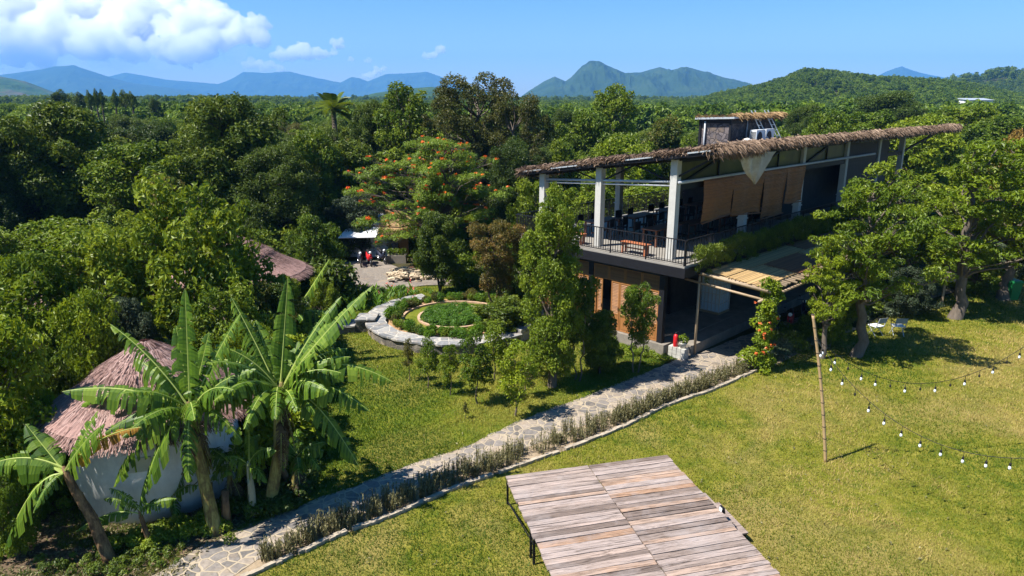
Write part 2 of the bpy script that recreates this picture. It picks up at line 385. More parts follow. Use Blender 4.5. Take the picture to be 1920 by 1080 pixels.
def prof_z(X, Y, D, prof):
    """skyline height: the photo's ridge read as elevation at distance D"""
    px = 960 + FPX * 1.04 * X / np.maximum(Y, 1)
    py = np.interp(px, [p[0] for p in prof], [p[1] for p in prof])
    v = (540 - py) / FPX
    return CAM_H + D * (-SP + v * CP) / (CP + v * SP)
HILLS = [  # distance, width in front, width behind, skyline, height of the trees on it
    (560, 330, 500, [(1000, 188), (1180, 188), (1300, 187), (1350, 174), (1400, 161), (1450, 150), (1480, 138), (1505, 129), (1550, 131), (1600, 138), (1650, 141), (1700, 144), (1760, 148), (1800, 152), (1900, 172), (2100, 188)], 7),
    (900, 300, 500, [(1640, 188), (1720, 165), (1800, 147), (1830, 142), (1870, 134), (1920, 136), (2100, 128), (2400, 150), (2700, 188)], 7),
    (1500, 400, 400, [(440, 188), (480, 187), (505, 184), (530, 187), (560, 188)], 2),
]
def ground_h(X, Y):
    h = np.zeros_like(X)
    for D, wf, wb, prof, th in HILLS:
        z = np.maximum(prof_z(X, Y, D, prof) - th, 0)
        if th == 2: z = np.maximum(z - 4, 0)
        b = np.where(Y < D, smooth01((Y - D + wf) / wf), 1 - smooth01((Y - D) / wb))
        h = np.maximum(h, z * b)
    h = h * (1 + 0.10 * (fbm(X / 90, Y / 90, 3) - 0.5))
    return h
def sheet(name, us, Ys, hf, mat, offset=120.0, smooth=True):
    U, YY = np.meshgrid(us, Ys); X = U * (np.abs(YY) + offset)
    Z = hf(X, YY)
    V = np.stack([X, YY, Z], -1).reshape(-1, 3)
    n, m = YY.shape; i = np.arange(n - 1)[:, None] * m + np.arange(m - 1)[None, :]
    F = np.stack([i, i + 1, i + 1 + m, i + m], -1).reshape(-1, 4)
    o = bpy.data.objects.new(name, np_mesh(name, V, F, None, [mat], smooth=smooth)); return link(o)

def land_mat(name, stops, scale, stretch=(1, 1, 1)):
    m, nt, N, L, p = new_mat(name)
    v = coords(N, L, stretch); n = noise(N, L, v, scale, 8, 0.68, 0.4)
    r = ramp(N, stops); L.new(n.outputs[0], r.inputs[0]); L.new(r.outputs[0], p.inputs['Base Color'])
    p.inputs['Roughness'].default_value = 1.0; p.inputs['Specular IOR Level'].default_value = 0.05
    bump(N, L, p, n.outputs[0], 0.8, 0.25 / scale)
    return m
M['hill_green'] = land_mat('hill_green', [(0.3, (0.02, 0.04, 0.008)), (0.55, (0.04, 0.075, 0.012)), (0.8, (0.07, 0.10, 0.02))], 0.02)
M['mountain'] = land_mat('mountain', [(0.3, (0.018, 0.035, 0.010)), (0.52, (0.032, 0.058, 0.014)), (0.68, (0.05, 0.075, 0.02)), (0.8, (0.13, 0.10, 0.075))], 0.006)
M['hill_scar'] = land_mat('hill_scar', [(0.3, (0.02, 0.045, 0.012)), (0.5, (0.04, 0.08, 0.018)), (0.60, (0.10, 0.085, 0.05)), (0.75, (0.20, 0.10, 0.07))], 0.006)

Ys = np.concatenate([np.array([-350, -150, -50, 0, 20, 40, 70, 100]), np.geomspace(120, 9600, 90)])
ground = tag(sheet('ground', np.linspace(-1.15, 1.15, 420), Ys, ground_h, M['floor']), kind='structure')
N_, L_ = M['floor'].node_tree.nodes, M['floor'].node_tree.links

def mountain(name, D, w, prof, mat, seed, nu=420, rough=0.2, cell=0.22):
    us = np.linspace((min(p[0] for p in prof) - 960) / (FPX * 1.04), (max(p[0] for p in prof) - 960) / (FPX * 1.04), nu)
    Yv = D + np.linspace(-w, w * 0.8, 110)
    def hf(X, Y):
        z = np.maximum(prof_z(X, Y, D, prof), 0)
        t = np.abs(Y - D) / w
        c = w * cell
        r = ridged(X / c + seed, Y / c * 0.6 + seed, 5)
        b = (1 - smooth01(t)) * 0.55 + (1 - np.clip(t, 0, 1)) * 0.45
        k = np.clip((t - 0.13) * 3.0, 0, 1)
        h = z * b * (1 + rough * k * (r - 0.55) * 2)
        h = h + z * 0.045 * (fbm(X / c * 1.7 + seed, Y / c * 1.7, 6, 0.6) - 0.5)
        return h - 4
    o = sheet(name, us, Yv, hf, mat, offset=0.0)
    return tag(o, kind='structure')
mountain('mountain', 3600, 1000, [(960, 192), (990, 170), (1020, 151), (1040, 142), (1060, 151), (1070, 144), (1090, 122), (1107, 112), (1122, 115), (1140, 122), (1170, 135), (1200, 134), (1235, 124), (1255, 130), (1285, 123), (1310, 130), (1350, 142), (1410, 157), (1460, 172), (1540, 192)], M['mountain'], 3, rough=0.8, cell=0.16)
mountain('mountain', 6600, 1300, [(-420, 150), (-200, 140), (0, 140), (20, 137), (70, 131), (110, 124), (130, 123), (145, 121), (165, 128), (215, 146), (250, 155), (330, 165), (420, 184), (470, 192)], M['mountain'], 7, rough=0.3, cell=0.18)
mountain('mountain', 8300, 1150, [(150, 170), (205, 143), (240, 135), (310, 148), (410, 157), (435, 148), (460, 134), (500, 136), (545, 133), (570, 140), (620, 150), (640, 154), (660, 144), (675, 146), (690, 152), (710, 144), (725, 138), (760, 137), (800, 134), (835, 146), (880, 160), (980, 192)], M['mountain'], 12, rough=0.3, cell=0.18)
mountain('mountain', 7400, 900, [(1560, 192), (1655, 134), (1672, 127), (1685, 124), (1700, 129), (1720, 135), (1770, 145), (1815, 136), (1850, 141), (1990, 192)], M['mountain'], 21, nu=200)
mountain('hill', 2300, 650, [(-400, 150), (-150, 128), (0, 140), (50, 150), (100, 170), (115, 178), (150, 192)], M['hill_scar'], 5, nu=200, rough=0.4)
mountain('hill', 1900, 450, [(600, 192), (640, 189), (700, 172), (760, 163), (810, 160), (860, 165), (900, 179), (960, 192)], M['hill_green'], 9, nu=200, rough=0.3)

# ---------------------------------------------------------------- lawns, path, kerb, yard (sheets 4 mm apart)
def poly_sheet(name, pts, z, mat, kind='structure'):
    bm = bmesh.new()
    f = bm.faces.new([bm.verts.new((p[0], p[1], z)) for p in pts]); f.normal_update()
    if f.normal.z < 0: f.normal_flip()
    bmesh.ops.triangulate(bm, faces=bm.faces[:])
    me = bpy.data.meshes.new(name); bm.to_mesh(me); bm.free(); me.materials.append(mat)
    return tag(link(bpy.data.objects.new(name, me)), kind=kind)
def pxs(*l): return [G(a, b) for a, b in l]
def smooth_line(P, n=8):
    P = [Vector(p) for p in P]; out = []
    for i in range(len(P) - 1):
        p0, p1, p2, p3 = P[max(i - 1, 0)], P[i], P[i + 1], P[min(i + 2, len(P) - 1)]
        for k in range(n):
            t = k / n
            out.append(0.5 * ((2 * p1) + (p2 - p0) * t + (2 * p0 - 5 * p1 + 4 * p2 - p3) * t * t + (3 * p1 - p0 - 3 * p2 + p3) * t ** 3))
    return out + [P[-1]]
rnd = random.Random(5)
path_up = smooth_line(pxs((200, 1130), (372, 1030), (470, 986), (607, 932), (700, 899), (783, 868), (870, 839), (935, 808), (1007, 776), (1090, 747), (1125, 733), (1210, 700), (1275, 672), (1330, 655), (1400, 628), (1480, 600), (1560, 575), (1680, 545), (1800, 515)))
path_lo = smooth_line(pxs((260, 1165), (410, 1098), (518, 1028), (590, 998), (672, 966), (752, 930), (834, 895), (905, 869), (970, 847), (1048, 816), (1118, 790), (1214, 757), (1308, 718), (1385, 690), (1450, 660), (1520, 632), (1640, 590), (1800, 545)))
M['soil_tan'] = plain('soil_tan', (0.27, 0.205, 0.135), 0.95, 0.4, 3, bmp=0.9)
path_up = [p + Vector((rnd.uniform(-.05, .05), rnd.uniform(-.05, .05), 0)) for p in path_up]
path = poly_sheet('path', path_up + path_lo[::-1], 0.020, M['flag'])
kerb_line = smooth_line(pxs((330, 1150), (468, 1081), (560, 1040), (650, 1000), (740, 967), (860, 915), (960, 880), (1060, 845), (1165, 803), (1260, 758), (1330, 735), (1400, 704), (1460, 682), (1510, 657), (1560, 636), (1620, 612), (1700, 582), (1760, 562), (1830, 530), (1920, 500), (2050, 470)))
bed_soil = poly_sheet('soil_strip', path_lo[:-12] + [p for p in kerb_line[::-1] if p.x < path_lo[-13].x + 1], 0.012, M['soil_tan'])
mb = MB()
for i in range(len(kerb_line) - 1):
    p, q = kerb_line[i], kerb_line[i + 1]
    if p.x > 9.6: break
    mb.cur = rnd.random(); off = Vector((0, 0, 0.045 + rnd.uniform(-0.01, 0.01)))
    if rnd.random() < 0.06: continue
    jx = rnd.uniform(-.015, .015); mb.bar(p + off + Vector((jx, -jx, 0)), q + off + Vector((jx, -jx, 0)), 0.12 + rnd.uniform(-.02, .02), 0.10)
kerb = tag(mb.build('kerb', M['kerb']), kind='structure')
far_side = [Vector(p) for p in ((70, 70, 0), (70, -30, 0), (-20, -30, 0), (-14, 4, 0))]
lawn_r = poly_sheet('lawn', kerb_line + far_side, 0.008, M['lawn'])
left_pts = pxs((430, 1010), (470, 989), (607, 935), (700, 902), (783, 871), (870, 842), (935, 811), (1007, 779), (1090, 750), (1125, 736), (1210, 703), (1262, 672), (1240, 655), (1160, 625), (1080, 600), (1000, 590), (960, 560), (960, 540), (800, 537), (690, 545), (640, 560), (600, 600), (585, 660), (580, 760), (560, 860), (500, 940))
lawn_l = poly_sheet('lawn', left_pts, 0.008, M['lawn_green'])
bank = poly_sheet('soil_bank', pxs((-60, 1180), (330, 1180), (372, 1045), (470, 992), (560, 945), (600, 870), (560, 800), (300, 820), (0, 850), (-200, 900)), 0.004, M['soil'])
yard_pts = smooth_line(pxs((560, 545), (600, 505), (640, 493), (700, 489), (735, 497), (770, 512), (812, 521), (850, 517), (900, 503), (1000, 480), (1010, 494), (905, 522), (860, 533), (800, 535), (770, 540), (730, 549), (650, 553), (590, 560)), 4)
yard = poly_sheet('yard_paving', yard_pts, 0.016, M['yard'])

# grass blades
def in_poly(x, y, poly):
    c = np.zeros(len(x), bool); j = len(poly) - 1
    for i in range(len(poly)):
        xi, yi, xj, yj = poly[i][0], poly[i][1], poly[j][0], poly[j][1]
        k = ((yi > y) != (yj > y)) & (x < (xj - xi) * (y - yi) / ((yj - yi) if abs(yj - yi) > 1e-9 else 1e-9) + xi)
        c ^= k; j = i
    return c
def grass(poly, n, seed, ylim, xlim):
    rs = np.random.RandomState(seed)
    u = rs.rand(n); Y = ylim[0] * (ylim[1] / ylim[0]) ** u              # more blades close to the camera
    X = (rs.rand(n) * (xlim[1] - xlim[0]) + xlim[0]) * Y
    k = in_poly(X, Y, poly); X = X[k]; Y = Y[k]; n = len(X)
    patch = fbm(X * 0.22 + 40, Y * 0.22 + 40, 4); fine = fbm(X * 1.4, Y * 1.4, 3)
    h = (0.035 + 0.05 * rs.rand(n)) * (0.6 + 0.8 * fine) * np.interp(Y, [8, 40], [0.9, 1.6])
    wd = np.interp(Y, [8, 20, 45], [0.012, 0.024, 0.05]) * (0.7 + 0.6 * rs.rand(n))
    a = rs.rand(n) * 2 * np.pi; ln = h * rs.rand(n) * 1.1; b = rs.rand(n) * 2 * np.pi
    base = np.stack([X, Y, np.full(n, 0.006)], -1); s = np.stack([np.cos(a), np.sin(a), np.zeros(n)], -1) * wd[:, None] * 0.5
    tip = base + np.stack([np.cos(b) * ln, np.sin(b) * ln, h], -1)
    V = np.stack([base - s, base + s, tip], 1).reshape(-1, 3); F = np.arange(3 * n).reshape(-1, 3)
    tint = np.clip(0.46 + 0.5 * (rs.rand(n) - 0.5) + 3.0 * (patch - 0.5) + 1.0 * (fine - 0.5), 0, 1)
    return V, F, tint
parts = [grass([(p.x, p.y) for p in kerb_line + far_side], 500000, 1, (9, 46), (-0.62, 1.15)), grass([(p.x, p.y) for p in left_pts], 300000, 2, (14, 46), (-0.5, 0.32))]
for (V, F, T), mt in zip(parts, ('blade', 'blade_green')):
    tag(link(bpy.data.objects.new('grass', np_mesh('grass', V, F, T, [M[mt]]))), kind='stuff')
# ================================================================ foliage
def unit(a): return a / np.maximum(np.linalg.norm(a, axis=-1, keepdims=True), 1e-9)
def leaf_quads(C, Nn, L, W, rs, droop=0.25, fold=0.12, dirs=None):
    n = len(C)
    if dirs is None: dirs = rs.randn(n, 3)
    d = dirs - Nn * np.sum(dirs * Nn, -1, keepdims=True); d = unit(d); d[:, 2] -= droop; d = unit(d)
    s = unit(np.cross(Nn, d)); up = np.cross(d, s)
    L = L[:, None]; W = W[:, None]
    a = C - d * L * 0.5; b = C + d * L * 0.5 - up * L * 0.12
    l = C + s * W * 0.5 + up * L * fold; r = C - s * W * 0.5 + up * L * fold
    V = np.stack([a, r, b, l], 1).reshape(-1, 3); F = np.arange(4 * n).reshape(-1, 4)
    return V, F
def crown_leaves(clumps, leaf, dens, rs, aspect=0.5, up=0.35, droop=0.25, shell=0.55, flat=1.0, jit=0.55):
    """clumps: (centre, radius); leaves scattered through each clump's volume, thinner inside"""
    Cs, Ns, Ls, Ts = [], [], [], []
    for c, r in clumps:
        n = int(max(6, dens * 4 * math.pi * r * r * (0.4 + 0.6 * flat) / (leaf * leaf * aspect * 0.55)))
        d = unit(rs.randn(n, 3)); d[:, 2] = np.where((d[:, 2] < -0.2) & (rs.rand(n) < 0.6), -d[:, 2], d[:, 2])
        rad = r * (shell + (1 - shell) * rs.rand(n) ** 0.6) * (0.85 + 0.3 * rs.rand(n))
        p = d * rad[:, None]; p[:, 2] *= flat
        Cs.append(np.asarray(c)[None] + p)
        Ns.append(unit(d * 0.75 + np.array([0, 0, up]) + rs.randn(n, 3) * jit))
        Ls.append(leaf * (0.65 + 0.7 * rs.rand(n)))
        ct = rs.rand() * 0.35
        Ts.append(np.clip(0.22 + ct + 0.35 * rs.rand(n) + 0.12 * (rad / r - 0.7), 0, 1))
    C = np.concatenate(Cs); Nn = np.concatenate(Ns); L = np.concatenate(Ls); T = np.concatenate(Ts)
    V, F = leaf_quads(C, Nn, L, L * aspect, rs, droop)
    return V, F, T
def bend(p, q, rs, k=0.12, n=4):
    p = Vector(p); q = Vector(q); l = (q - p).length; out = [p]
    for i in range(1, n):
        t = i / n
        out.append(p.lerp(q, t) + Vector(rs.randn(3)) * l * k * 0.35 + Vector((0, 0, math.sin(t * math.pi) * l * 0.05)))
    return out + [q]

class Kind: pass
KINDS = {}
def tree_kind(name, seed, h, w, trunk_r, clumps, leafm, barkm, leaf=0.2, dens=0.9, aspect=0.5, flat=1.0, up=0.35, droop=0.25, fork=0.35, stems=1, lean=0.0, shell=0.55, limb_share=0.6, flowers=None, jit=0.55, flower_mat=None, spur=0.6):
    """a unit tree: h metres high, w metres wide; keeps its meshes so that copies share them"""
    rs = np.random.RandomState(seed); k = Kind(); k.h = h; k.w = w
    clumps = list(clumps); mid = np.mean([c[0] for c in clumps], 0); n0 = len(clumps)
    for c, r in clumps[:n0]:                              # spurs that break the outline
        if rs.rand() < spur:
            d = c - mid; d = d / (np.linalg.norm(d) + 1e-6) + rs.randn(3) * 0.35; d[2] += 0.15
            if c[2] + d[2] * r > h * 0.95: continue
            clumps.append((c + d * r * (0.75 + 0.25 * rs.rand()), r * (0.40 + 0.2 * rs.rand())))
    mb = MB()
    top = max(c[0][2] for c in clumps)
    for s_ in range(stems):
        a = 2 * math.pi * s_ / max(stems, 1) + rs.rand()
        b0 = Vector((math.cos(a), math.sin(a), 0)) * (0.12 if stems > 1 else 0)
        t1 = Vector((lean * h + (math.cos(a) * w * 0.14 if stems > 1 else 0), (math.sin(a) * w * 0.14 if stems > 1 else 0), h * fork))
        t2 = Vector((t1.x * 1.3, t1.y * 1.3, max(top * 0.92, h * fork + 0.1)))
        tr = trunk_r / math.sqrt(stems)
        p = bend(b0, t1, rs, 0.10, 5); q = bend(t1, t2, rs, 0.12, 5)
        mb.tube([b0 - Vector((0, 0, 0.15))] + p[0:] + q[1:], [tr * 1.55, tr * 1.3] + [tr * (1.05 - 0.06 * i) for i in range(1, 6)] + [tr * (0.7 - 0.12 * i) for i in range(1, 6)], 8)
        axis = p + q[1:]
        for c, r in clumps:
            if rs.rand() > limb_share / stems: continue
            c = Vector(c); zt = max(h * fork * 0.75, c.z - 0.35 * (Vector((c.x, c.y, 0)).length) - 0.1 * h)
            st = min(axis, key=lambda v: abs(v.z - zt))
            if (c - st).length < r * 0.8: continue
            rr = tr * 0.33 * (0.6 + 0.5 * rs.rand()); bp = bend(st, c, rs, 0.16, 4)
            mb.tube(bp, [rr, rr * 0.8, rr * 0.6, rr * 0.42, rr * 0.15], 5, caps=False)
            for _ in range(3):
                e = c + Vector(unit(rs.randn(3))) * r * 0.8; mb.tube([bp[3], bp[3].lerp(e, 0.55), e], [rr * 0.35, rr * 0.22, 0.008], 4, caps=False)
    k.trunk = mb.mesh(name + '_trunk', M[barkm], True)
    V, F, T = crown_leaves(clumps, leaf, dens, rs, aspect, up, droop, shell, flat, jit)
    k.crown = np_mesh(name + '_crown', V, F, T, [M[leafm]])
    k.flower = None
    if flowers:
        fc = []
        for c, r in clumps:
            if rs.rand() < flowers[0]:
                a = rs.rand() * 6.28; rr = r * rs.rand() * 0.8
                fc.append((np.array(c) + np.array([math.cos(a) * rr, math.sin(a) * rr, r * flat * 0.95]), flowers[1] * (0.5 + rs.rand())))
        V, F, T = crown_leaves(fc, flowers[2], flowers[3], rs, 0.75, 0.6, 0.0, 0.2, 0.45)
        k.flower = np_mesh(name + '_blossom', V, F, T, [M[flower_mat or 'flower_red']])
    KINDS[name] = k
    return k
def plant(kind, loc, h, w, rz=0.0, name='tree', label=None, cat='tree', group=None, crown_name='crown', trunk_name='trunk'):
    k = KINDS[kind]
    o = empty(name, loc, rz, label, cat, group)
    o.scale = (w / k.w, w / k.w, h / k.h)
    link(bpy.data.objects.new(trunk_name, k.trunk), o); link(bpy.data.objects.new(crown_name, k.crown), o)
    if k.flower: link(bpy.data.objects.new('blossom', k.flower), o)
    return o
def blob(seed, n, h0, h1, rad, cr, shape='egg', squash=1.0):
    """clump centres through an uneven crown between heights h0 and h1"""
    rs = np.random.RandomState(seed); out = []; tries = 0
    lob = rs.rand(8) * 0.5 + 0.7
    while len(out) < n and tries < n * 60:
        tries += 1
        a = rs.rand() * 2 * math.pi; t = rs.rand(); q = rs.rand() ** 0.4
        if shape == 'egg': e = math.sin(math.pi * min(1, (0.12 + 0.80 * t))) ** 0.7
        elif shape == 'dome': e = math.sqrt(max(0, 1 - (t * 0.97) ** 2)) * (0.75 + 0.25 * min(1, t * 5))
        elif shape == 'col': e = (0.72 + 0.28 * math.sin(math.pi * t)) * (1 - max(0, t - 0.72) / 0.34)
        elif shape == 'cone': e = 1 - 0.86 * t
        elif shape == 'vase': e = 0.35 + 0.65 * t - max(0, t - 0.85) * 2.2
        else: e = 1
        f = a / (2 * math.pi) * 8; i = int(f); f -= i
        lo = lob[i % 8] * (1 - f) + lob[(i + 1) % 8] * f
        r = rad * e * lo * q
        c = np.array([math.cos(a) * r, math.sin(a) * r, h0 + (h1 - h0) * t])
        rr = cr * (0.65 + 0.6 * rs.rand())
        if all(np.linalg.norm(c - o[0]) > 0.55 * (rr + o[1]) * 0.9 for o in out): out.append((c, rr))
    return out
def tiers(seed, levels, cr, n_per):
    rs = np.random.RandomState(seed); out = []
    for z, r in levels:
        m = max(3, int(n_per * r * r))
        for i in range(m):
            a = rs.rand() * 6.283; q = math.sqrt(rs.rand()) * r * (0.75 + 0.35 * math.sin(a * 3 + z))
            out.append((np.array([math.cos(a) * q, math.sin(a) * q, z + rs.randn() * 0.12 - 0.03 * q * q]), cr * (0.7 + 0.6 * rs.rand())))
    return out

tree_kind('jungle_a', 1, 10, 8, 0.24, blob(1, 75, 2.2, 9.3, 3.5, 0.95), 'leaf_jungle', 'bark_dark', 0.25, 0.66, shell=0.4)
tree_kind('jungle_b', 2, 10, 8, 0.24, blob(2, 80, 1.8, 9.3, 3.4, 0.85, 'dome'), 'leaf_deep', 'bark_dark', 0.17, 0.62, shell=0.4)
tree_kind('jungle_c', 3, 10, 8, 0.20, blob(3, 60, 1.8, 9.2, 3.3, 0.95, 'egg'), 'leaf_fresh', 'bark', 0.30, 0.66, shell=0.4)
tree_kind('tall_open', 4, 12, 8, 0.22, blob(4, 66, 2.5, 11.3, 3.3, 0.75, 'egg'), 'leaf_olive', 'bark_pale', 0.17, 0.5, fork=0.5)
tree_kind('low_lime', 5, 5, 5, 0.10, blob(5, 60, 0.7, 4.6, 2.1, 0.55, 'dome'), 'leaf_lime', 'bark', 0.19, 0.55)
tree_kind('low_fresh', 6, 5, 5, 0.12, blob(6, 70, 0.6, 4.6, 2.15, 0.5, 'egg'), 'leaf_fresh', 'bark', 0.19, 0.55, shell=0.35)
tree_kind('low_grey', 7, 5, 5, 0.12, blob(7, 60, 0.5, 4.6, 2.1, 0.55, 'dome'), 'leaf_grey', 'bark', 0.16, 0.75)
tree_kind('flame', 8, 8, 10, 0.18, tiers(8, [(2.2, 3.6), (2.9, 4.3), (3.7, 4.4), (4.5, 4.6), (5.3, 4.7), (6.1, 4.2), (6.8, 3.3), (7.4, 2.2)], 0.62, 1.5), 'leaf_feather', 'bark_pale', 0.28, 0.42, aspect=0.14, flat=0.42, up=0.9, droop=0.3, fork=0.28, flowers=(0.85, 0.13, 0.14, 0.38), limb_share=0.8, shell=0.2, jit=0.35)
tree_kind('tier', 9, 8, 6.5, 0.22, tiers(9, [(2.8, 1.7), (3.4, 2.5), (4.1, 2.8), (4.8, 3.0), (5.5, 2.9), (6.2, 2.5), (6.8, 2.0), (7.4, 1.2)], 0.46, 1.9), 'leaf_lime', 'bark_pale', 0.19, 0.5, flat=0.5, up=0.8, droop=0.35, aspect=0.42, fork=0.36, shell=0.3, limb_share=0.3)
tree_kind('tier_dark', 10, 8, 6.5, 0.22, tiers(19, [(2.7, 1.7), (3.1, 2.4), (3.8, 2.8), (4.5, 3.0), (5.2, 2.9), (5.9, 2.6), (6.6, 2.1), (7.3, 1.2)], 0.46, 1.9), 'leaf_fresh', 'bark_pale', 0.18, 0.5, flat=0.55, up=0.7, droop=0.35, aspect=0.42, fork=0.33, shell=0.3, limb_share=0.4)
tree_kind('column', 11, 7.3, 2.8, 0.17, blob(11, 62, 0.9, 6.95, 1.25, 0.46, 'col') + blob(111, 16, 4.0, 6.4, 1.45, 0.36, 'egg'), 'leaf_fresh', 'bark', 0.115, 0.62, fork=0.4, shell=0.4)
tree_kind('round_dark', 12, 5, 3, 0.11, blob(12, 60, 1.3, 4.7, 1.3, 0.42, 'egg'), 'leaf_jungle', 'bark_dark', 0.12, 0.85, stems=2, fork=0.3)
tree_kind('rusty', 13, 6, 4, 0.10, blob(13, 60, 1.9, 5.7, 1.7, 0.40, 'vase'), 'leaf_rust', 'bark_dark', 0.12, 0.5, stems=3, fork=0.4)
tree_kind('sapling', 14, 2, 1.0, 0.022, blob(14, 26, 0.65, 1.9, 0.42, 0.17, 'egg'), 'leaf_fresh', 'bark', 0.075, 0.5, fork=0.4)
tree_kind('sapling_thin', 15, 2, 0.8, 0.020, blob(15, 18, 0.7, 1.9, 0.33, 0.14, 'cone'), 'leaf_olive', 'bark', 0.07, 0.45, fork=0.4)
tree_kind('sapling_lime', 23, 2, 1.0, 0.022, blob(23, 24, 0.6, 1.9, 0.40, 0.17, 'egg'), 'leaf_lime', 'bark', 0.075, 0.5, fork=0.4)
tree_kind('bush', 16, 2, 1.6, 0.05, blob(16, 44, 0.25, 1.85, 0.72, 0.26, 'egg'), 'leaf_jungle', 'bark_dark', 0.095, 0.85)
tree_kind('vase_small', 17, 3, 2, 0.045, blob(17, 40, 1.0, 2.85, 0.9, 0.26, 'vase'), 'leaf_fresh', 'bark', 0.09, 0.55, stems=2)
tree_kind('broom', 18, 9, 3.5, 0.12, blob(18, 46, 2.5, 8.6, 1.5, 0.55, 'col'), 'leaf_fresh', 'bark_pale', 0.2, 0.6, fork=0.5)
tree_kind('mango_flush', 20, 6, 5, 0.16, blob(20, 60, 1.0, 5.6, 2.1, 0.6, 'dome'), 'leaf_flush', 'bark', 0.2, 0.7)
tree_kind('skyline', 21, 10, 4, 0.42, blob(21, 9, 7.9, 9.7, 1.5, 0.7, 'dome'), 'leaf_deep', 'bark_dark', 0.25, 0.6, fork=0.7)

# ---------------------------------------------------------------- far plantation forest: one mass, scattered by geometry nodes
def scatter(name, pts, scale, rot, variants, vidx, kind='stuff'):
    me = bpy.data.meshes.new(name); n = len(pts)
    me.vertices.add(n); me.vertices.foreach_set('co', np.asarray(pts, np.float32).ravel())
    for nm, ar, tp in (('psc', scale, 'FLOAT'), ('prot', rot, 'FLOAT')):
        a = me.attributes.new(nm, tp, 'POINT'); a.data.foreach_set('value', np.asarray(ar, np.float32))
    a = me.attributes.new('pidx', 'INT', 'POINT'); a.data.foreach_set('value', np.asarray(vidx, np.int32))
    o = tag(link(bpy.data.objects.new(name, me)), kind=kind)
    ng = bpy.data.node_groups.new(name + '_nodes', 'GeometryNodeTree')
    ng.interface.new_socket('Geometry', in_out='INPUT', socket_type='NodeSocketGeometry')
    ng.interface.new_socket('Geometry', in_out='OUTPUT', socket_type='NodeSocketGeometry')
    N, L = ng.nodes, ng.links
    gi = N.new('NodeGroupInput'); go = N.new('NodeGroupOutput')
    iop = N.new('GeometryNodeInstanceOnPoints'); L.new(gi.outputs[0], iop.inputs['Points'])
    g2i = N.new('GeometryNodeGeometryToInstance')
    for v in variants[::-1]:
        oi = N.new('GeometryNodeObjectInfo'); oi.inputs['Object'].default_value = v; L.new(oi.outputs['Geometry'], g2i.inputs[0])
    L.new(g2i.outputs[0], iop.inputs['Instance']); iop.inputs['Pick Instance'].default_value = True
    def na(nm, tp):
        q = N.new('GeometryNodeInputNamedAttribute'); q.data_type = tp; q.inputs['Name'].default_value = nm; return q.outputs['Attribute']
    L.new(na('pidx', 'INT'), iop.inputs['Instance Index'])
    cx = N.new('ShaderNodeCombineXYZ'); L.new(na('prot', 'FLOAT'), cx.inputs[2]); L.new(cx.outputs[0], iop.inputs['Rotation'])
    L.new(na('psc', 'FLOAT'), iop.inputs['Scale']); L.new(iop.outputs[0], go.inputs[0])
    md = o.modifiers.new('scatter', 'NODES'); md.node_group = ng
    return o
variants = []
for i, (sh, rad) in enumerate((('dome', 2.4), ('egg', 2.2), ('cone', 2.3), ('egg', 2.0))):
    rs = np.random.RandomState(40 + i)
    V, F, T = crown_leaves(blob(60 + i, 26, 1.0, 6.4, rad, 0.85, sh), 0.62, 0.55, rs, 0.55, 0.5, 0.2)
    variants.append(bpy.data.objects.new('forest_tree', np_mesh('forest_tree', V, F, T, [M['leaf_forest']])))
rs = np.random.RandomState(77)
def band(n, y0, y1, u0, u1, s0, s1, gap=0.33):
    Y = np.sqrt(rs.rand(n) * (y1 * y1 - y0 * y0) + y0 * y0); X = (rs.rand(n) * (u1 - u0) + u0) * Y
    k = fbm(X / 60 + 9, Y / 60 + 3, 4) > gap
    X, Y = X[k], Y[k]; Z = ground_h(X, Y) - 0.3
    return np.stack([X, Y, Z], -1), (s0 + (s1 - s0) * rs.rand(len(X))) * (0.8 + 0.5 * fbm(X / 35, Y / 35, 3))
sets = [band(2600, 125, 210, -0.9, 0.9, 0.6, 1.4, 0.30), band(12000, 210, 420, -0.9, 0.9, 0.5, 1.15, 0.30), band(22000, 420, 800, -0.3, 0.95, 0.5, 1.1, 0.28), band(5000, 420, 900, -0.9, -0.3, 1.0, 1.5), band(9000, 800, 1900, -0.9, 0.95, 1.3, 2.0, 0.25)]
P = np.concatenate([s[0] for s in sets]); S = np.concatenate([s[1] for s in sets]); n = len(P)
vi = np.clip((fbm(P[:, 0] / 80 + 50, P[:, 1] / 80, 3) * 4.6 - 0.3 + rs.randn(n) * 0.7).astype(int), 0, 3)
scatter('forest', P, S, rs.rand(n) * 6.28, variants, vi)
# ================================================================ the two-storey restaurant (local x = right-away, y = left-away)
B0 = Vector((6.35, 27.1, 0)); BA = R(45)
bl = empty('restaurant_building', B0, BA, 'two-storey open-air wooden restaurant with black railing and long straw-edged sloping roof', 'building')
def W(x, y, z): # local -> world
    c, s = math.cos(BA), math.sin(BA); return Vector((B0.x + x * c - y * s, B0.y + x * s + y * c, z))
LEN, DZ = 28.0, 3.9
def part(fn, name, mat, parent=bl, smooth=False):
    m = MB(); fn(m); return m.build(name, mat, parent, smooth)
brnd = random.Random(3)
